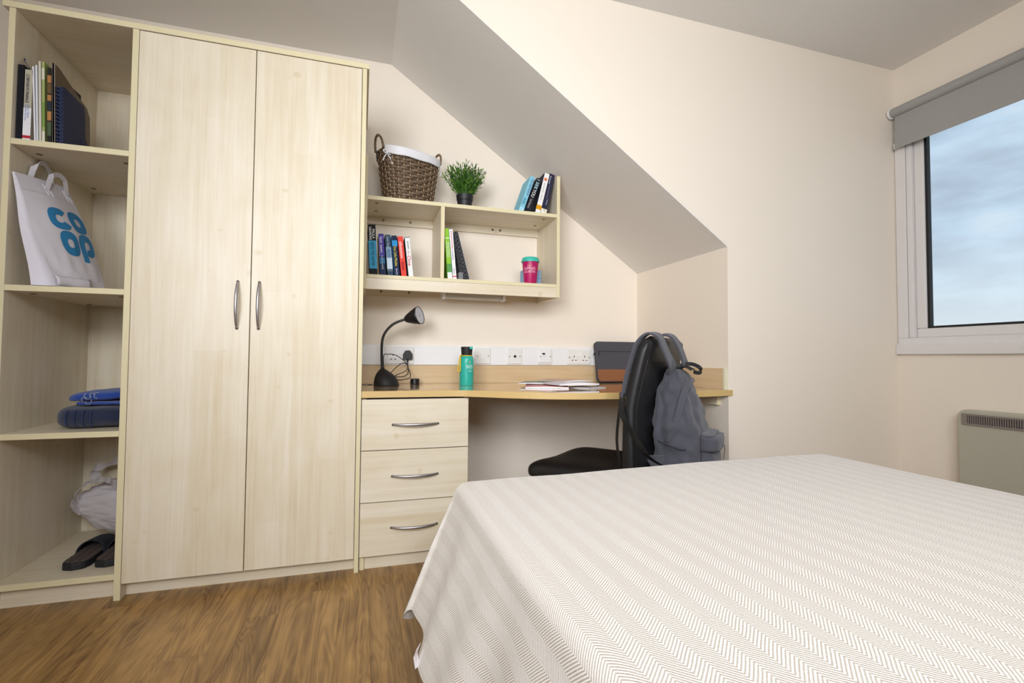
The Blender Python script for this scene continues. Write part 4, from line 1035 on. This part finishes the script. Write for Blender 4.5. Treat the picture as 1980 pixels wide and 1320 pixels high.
MB().ribbon([(.07, .128, .135), (.072, .131, .115), (.075, .127, .09), (.076, .126, .075)], (1, 0, 0), .010, .0015).build('pocket_zip_pull', BLKM, bp_, local=True)
# haul loop
MB().ribbon(smoothpts([(-.035, -.035, Hb-.008), (-.02, -.010, Hb+.006), (.0, .020, Hb+.008), (.02, .045, Hb-.004), (.016, .052, Hb-.018), (0, .046, Hb-.026), (-.02, .030, Hb-.022)], 5), (.3, 0, 1), .014, .004).build('haul_loop', BLKM, bp_, local=True)
b = MB()
b.grid(lambda u, v: Vector((-.05+.10*u, -.03+.055*v, Hb-.010+.010*math.sin(PI*v)-.006*v+.004*math.sin(PI*u))), 10, 8); b.build('binding', BLKM, bp_, local=True, smooth=True, solid=.004)
# shoulder straps over the chair back (world coordinates through the chair frame)
def cw(x, y, z): return CM @ Vector((x, y, z))
btop = BM @ Vector((-.055, -.045, Hb-.02)); btop2 = BM @ Vector((.035, -.045, Hb-.015))
s1 = smoothpts([btop, cw(-.09, -.112, .835), cw(-.135, -.102, .893), cw(-.150, -.088, .934), cw(-.165, -.054, .943), cw(-.185, -.024, .912), cw(-.198, -.004, .85), cw(-.204, .015, .78), cw(-.206, .028, .71)], 6)
n_s = len(s1); wdir = [Lt+Vector((0, 0, .1))]*n_s
MB().ribbon(s1, wdir, [.044+.018*math.sin(PI*min(1, i/n_s*1.1)) for i in range(n_s)], .009).build('shoulder_strap', CAN, bp_, smooth=False, bevel=.003)
s2 = smoothpts([btop2, cw(.045, -.125, .83), cw(.020, -.115, .892), cw(.0, -.092, .938), cw(-.01, -.055, .945), cw(-.01, -.022, .91), cw(-.01, .0, .85)], 6)
MB().ribbon(s2, [Vector(Lt)+Vector((0, 0, .1))]*len(s2), .052, .010).build('shoulder_strap', CAN, bp_, smooth=False, bevel=.003)
q0 = cw(-.208, .032, .715)
MB().ribbon([q0+Vector((0, 0, .012)), q0+Vector((-.002, 0, -.03))], Vector(Lt)+F, .034, .006).build('buckle', BLACK, bp_, bevel=.001)
w1 = smoothpts([q0, cw(-.215, .042, .64), cw(-.222, .046, .56), cw(-.220, .042, .50), cw(-.215, .040, .45)], 5)
MB().ribbon(w1, Vector(Lt)*.7+F*.7, .022, .0018).build('webbing', BLKM, bp_)
w2 = smoothpts([q0+Vector((0, 0, -.01)), cw(-.252, .012, .65), cw(-.252, -.03, .58), cw(-.235, -.075, .51), BM @ Vector((-.12, -.055, .06))], 5)
MB().ribbon(w2, F*.9+Lt*.3, .024, .0018).build('webbing', BLKM, bp_)
b = MB(); b.add([BM @ Vector(p) for p in ((-.125, -.07, .0), (-.125, -.02, .0), (-.13, -.03, .11), (-.155, -.125, .105), (-.150, -.12, .09))], [(0, 1, 2, 3, 4)]); b.build('strap_tab', CAN, bp_, solid=.006)

# ================================================================== HEATER AND BLIND
ht = thing('panel_heater', 'cream electric panel heater on the wall below the window', 'heater', (2.655, 1.08, .2))
HM = mat('heater_enamel', 'B9B5A4', .5, bump=.05, bscale=80)
b = MB(); b.prism([(y, z) for y, z in [(.56, .16), (1.545, .16), (1.553, .17), (1.553, .60), (1.545, .624), (1.53, .632), (.575, .632), (.555, .615), (.555, .17)]], 'X', 2.625, 2.683)
b.build('heater_case', HM, ht, bevel=.006)
GR = mat('grille_grey', '8A8079', .5)
b = MB(); b.box(2.6185, .60, .566, 2.624, 1.532, .573); b.box(2.6185, .60, .609, 2.624, 1.532, .616); b.box(2.6185, 1.512, .573, 2.624, 1.532, .609)
k = 0
while .60+k*.0083 < 1.512:
    y = .60+k*.0083; b.box(2.6185, y, .573, 2.624, y+.0036, .609); k += 1
MB().box(2.6245, .602, .568, 2.6252, 1.530, .614).build('grille_shade', DARK, ht)  # flat black sheet painting the shade between the slats
b.build('grille', GR, ht, kind='stuff')
for yy in (.7, 1.4): MB().box(2.683, yy, .3, XW-.0005, yy+.04, .34).build('wall_bracket', HM, ht)
bl = thing('roller_blind', 'grey roller blind partly lowered over the window', 'blind', (2.645, 1.1, 2.15))
BG = mat('blind_fabric', 'A3A19E', .8, bump=.05, bscale=500)
MB().tube([(2.650, .42, 2.150), (2.650, 1.826, 2.150)], .024, 28).build('roller', BG, bl, smooth=True, angle=.5)
for ya, yb in ((1.8275, 1.838), (.405, .417)):
    MB().tube([(2.650, ya, 2.150), (2.650, yb, 2.150)], .028, 24).build('end_bracket', WPLAS, bl, smooth=True, angle=.5)
b = MB(); b.box(2.650, .43, 1.985, 2.6508, 1.818, 2.128); b.box(2.6500, .43, 1.968, 2.6512, 1.818, 1.985); b.build('blind_cloth', BG, bl)
b = MB(); b.box(2.6475, .428, 1.957, 2.6540, 1.820, 1.985); b.build('bottom_bar', BG, bl, bevel=.0025)
MB().box(2.6465, 1.8205, 1.956, 2.6555, 1.823, 1.986).build('bar_end', WPLAS, bl)
for yy in (1.829, .408): MB().box(2.655, yy, 2.135, XW-.0065, yy+.008, 2.17).build('wall_fixing', WPLAS, bl)

# ================================================================== BED AND BEDSPREAD
X0, X1, Y1, Y0 = .262, 1.618, 1.398, -.55
bed = thing('bed', 'double bed with upholstered base hidden beneath the herringbone bedspread', 'bed', (.94, .42, 0))
MB().box(X0+.02, Y0+.01, .27, X1-.02, Y1-.02, .482).build('mattress', mat('ticking', 'DDD8CE', .9), bed, bevel=.03, seg=3)
MB().box(X0+.04, Y0+.02, .06, X1-.04, Y1-.04, .268).build('divan_base', mat('divan', '8E867C', .9), bed, bevel=.01)
for lx in (X0+.10, X1-.10):
    for ly in (Y0+.1, Y1-.1): MB().tube([(lx, ly, .0005), (lx, ly, .06)], .022, 14).build('leg', BLACK, bed)
hb = bpy.data.materials.new('herringbone'); hb.use_nodes = True; n = hb.node_tree.nodes; l = hb.node_tree.links
P_ = n['Principled BSDF']; P_.inputs['Roughness'].default_value = .95; P_.inputs['Sheen Weight'].default_value = .25
uvn = n.new('ShaderNodeUVMap'); uvn.uv_map = 'UVMap'; sx_ = n.new('ShaderNodeSeparateXYZ'); l.new(uvn.outputs[0], sx_.inputs[0])
def math_(op, a, c=None, d=None):
    q = n.new('ShaderNodeMath'); q.operation = op
    for i, z in enumerate((a, c, d)):
        if z is None: continue
        if isinstance(z, (int, float)): q.inputs[i].default_value = z
        else: l.new(z, q.inputs[i])
    return q.outputs[0]
nz_ = n.new('ShaderNodeTexNoise'); nz_.inputs['Scale'].default_value = 9; nz_.inputs['Detail'].default_value = 2; l.new(uvn.outputs[0], nz_.inputs['Vector'])
wob = math_('MULTIPLY_ADD', nz_.outputs['Fac'], .008, -.004)
ux = math_('ADD', sx_.outputs[0], wob)
tri = math_('PINGPONG', ux, .0265)
ph = math_('ADD', sx_.outputs[1], tri); ph = math_('MULTIPLY', ph, 2*PI/.0061)
sn = math_('SINE', ph); sn = math_('MULTIPLY_ADD', sn, .5, .5)
colid = math_('PINGPONG', math_('ADD', ux, 0), .0265); alt = math_('SINE', math_('MULTIPLY', ux, 2*PI/.053))
fz = n.new('ShaderNodeTexNoise'); fz.inputs['Scale'].default_value = 330; fz.inputs['Detail'].default_value = 2; l.new(uvn.outputs[0], fz.inputs['Vector'])
strk = n.new('ShaderNodeMapRange'); strk.inputs[1].default_value = .38; strk.inputs[2].default_value = .72; l.new(math_('MULTIPLY_ADD', fz.outputs['Fac'], .45, math_('MULTIPLY', sn, .72)), strk.inputs[0])
strk.inputs[1].default_value = .45; strk.inputs[2].default_value = .95
altm = n.new('ShaderNodeMapRange'); altm.inputs[1].default_value = -.15; altm.inputs[2].default_value = .15; altm.inputs[3].default_value = .76; altm.inputs[4].default_value = 1; l.new(math_('SINE', math_('MULTIPLY', ux, 2*PI/.053)), altm.inputs[0])
sfac = math_('MULTIPLY', strk.outputs[0], altm.outputs[0])
mc = n.new('ShaderNodeMixRGB'); mc.inputs[1].default_value = lin('F6F2ED'); mc.inputs[2].default_value = lin('AD9C88'); l.new(sfac, mc.inputs[0])
l.new(mc.outputs[0], P_.inputs['Base Color'])
bmp = n.new('ShaderNodeBump'); bmp.inputs['Strength'].default_value = .25; bmp.inputs['Distance'].default_value = .0012; bmp.invert = True
l.new(strk.outputs[0], bmp.inputs['Height']); l.new(bmp.outputs[0], P_.inputs['Normal'])
HL = .368
def topz(x, y):
    u = (x-X0)/(X1-X0); z = .500+.016*min(1, max(0, u)*1.4)
    z += .0035*noise.noise(Vector((x*2.3, y*2.3, .5)))+.0022*noise.noise(Vector((x*6, y*5, 3.5)))
    # soft creases at the right hand side
    z += .005*math.exp(-((y-.55-.35*(x-1.2))/.035)**2)*max(0, min(1, (x-1.0)*3))
    return z
def drop(s):                        # cloth length s past the edge -> (outward, down)
    r = .042
    if s < r*PI/2: a = s/r; return r*math.sin(a), r*(1-math.cos(a))
    q = s-r*PI/2; return r+q*.36, r+q*.933
def spread(cx_, cy2):
    """cloth coordinates in metres -> position"""
    ex = 0; sx2 = 0
    ix0, ix1, iy1 = X0+.036, X1-.03, Y1-.036
    s = max(0, ix0-cx_); s2 = max(0, cx_-ix1); t = max(0, cy2-iy1)
    px_ = min(max(cx_, ix0), ix1); py_ = min(cy2, iy1)
    z = topz(px_, py_)
    sgn = -1 if s > 0 else 1; ss = max(s, s2)
    if ss > 0 or t > 0:
        r = math.hypot(ss, t) if not (ss > 0 and t > 0) else max(ss, t)*(1+.15*abs(math.sin(2*math.atan2(t, ss)))**.8); phi = math.atan2(t, ss)
        o, dn = drop(r)
        if ss > 0 and t > 0:
            k = math.sin(2*phi)               # corner: narrow cone with folds
            o = o*(1+.15*k)+.0*k
            fo_ = .010*math.sin(phi*6+1.0)*min(1, r/.2)
            o += fo_
        else:
            al = py_ if ss > 0 else px_
            fo_ = (.011*math.sin(al*13+1.0)+.007*math.sin(al*29+.4)+.010*noise.noise(Vector((al*4, 2.2, 0))))*min(1, max(0, (r-.06)/.2)); o += fo_
        dx_, dy_ = math.cos(phi), math.sin(phi)
        if t > 0: dy_ *= .42
        return Vector((px_+sgn*dx_*o, py_+dy_*o, max(.012, z-dn)))
    return Vector((px_, py_, z))
us = []; a = X0+.03-HL
while a < X0+.05: us.append(a); a += .0125
while a < X1-.05: us.append(a); a += .028
while a < X1-.03+HL: us.append(a); a += .0125
vs_ = []; a = Y0
while a < Y1-.06: vs_.append(a); a += .024
while a < Y1-.03+HL: vs_.append(a); a += .0125
b = MB(); nu, nv = len(us)-1, len(vs_)-1
b.grid(lambda u, v: spread(us[round(u*nu)], vs_[round(v*nv)]), nu, nv, uvfn=lambda u, v: (us[round(u*nu)]+2, vs_[round(v*nv)]+2))
sp_ = thing('bedspread', 'cream and taupe herringbone woven bedspread covering the bed', 'bedspread', (.94, .42, .5))
b.build('cloth', hb, sp_, smooth=True, sub=1)
b = MB(); tp = Vector((.133, 1.11, .215)); b.ribbon([tp, tp+Vector((-.006, .004, -.02)), tp+Vector((-.002, -.004, -.042))], (.45, .9, 0), .024, .0007)
tg_ = b.build('care_tag', mat('tag_white', 'F2F0F2', .6), sp_, label='small white care tag with red print')
b = MB()
for k in range(4): b.ribbon([tp+Vector((-.0045, -.004-.001*k, -.008-.006*k)), tp+Vector((-.0045, .006, -.007-.006*k))], (0, 0, 1), .0014, .0002)
b.build('print', mat('red_print', 'C4506A', .6), tg_)
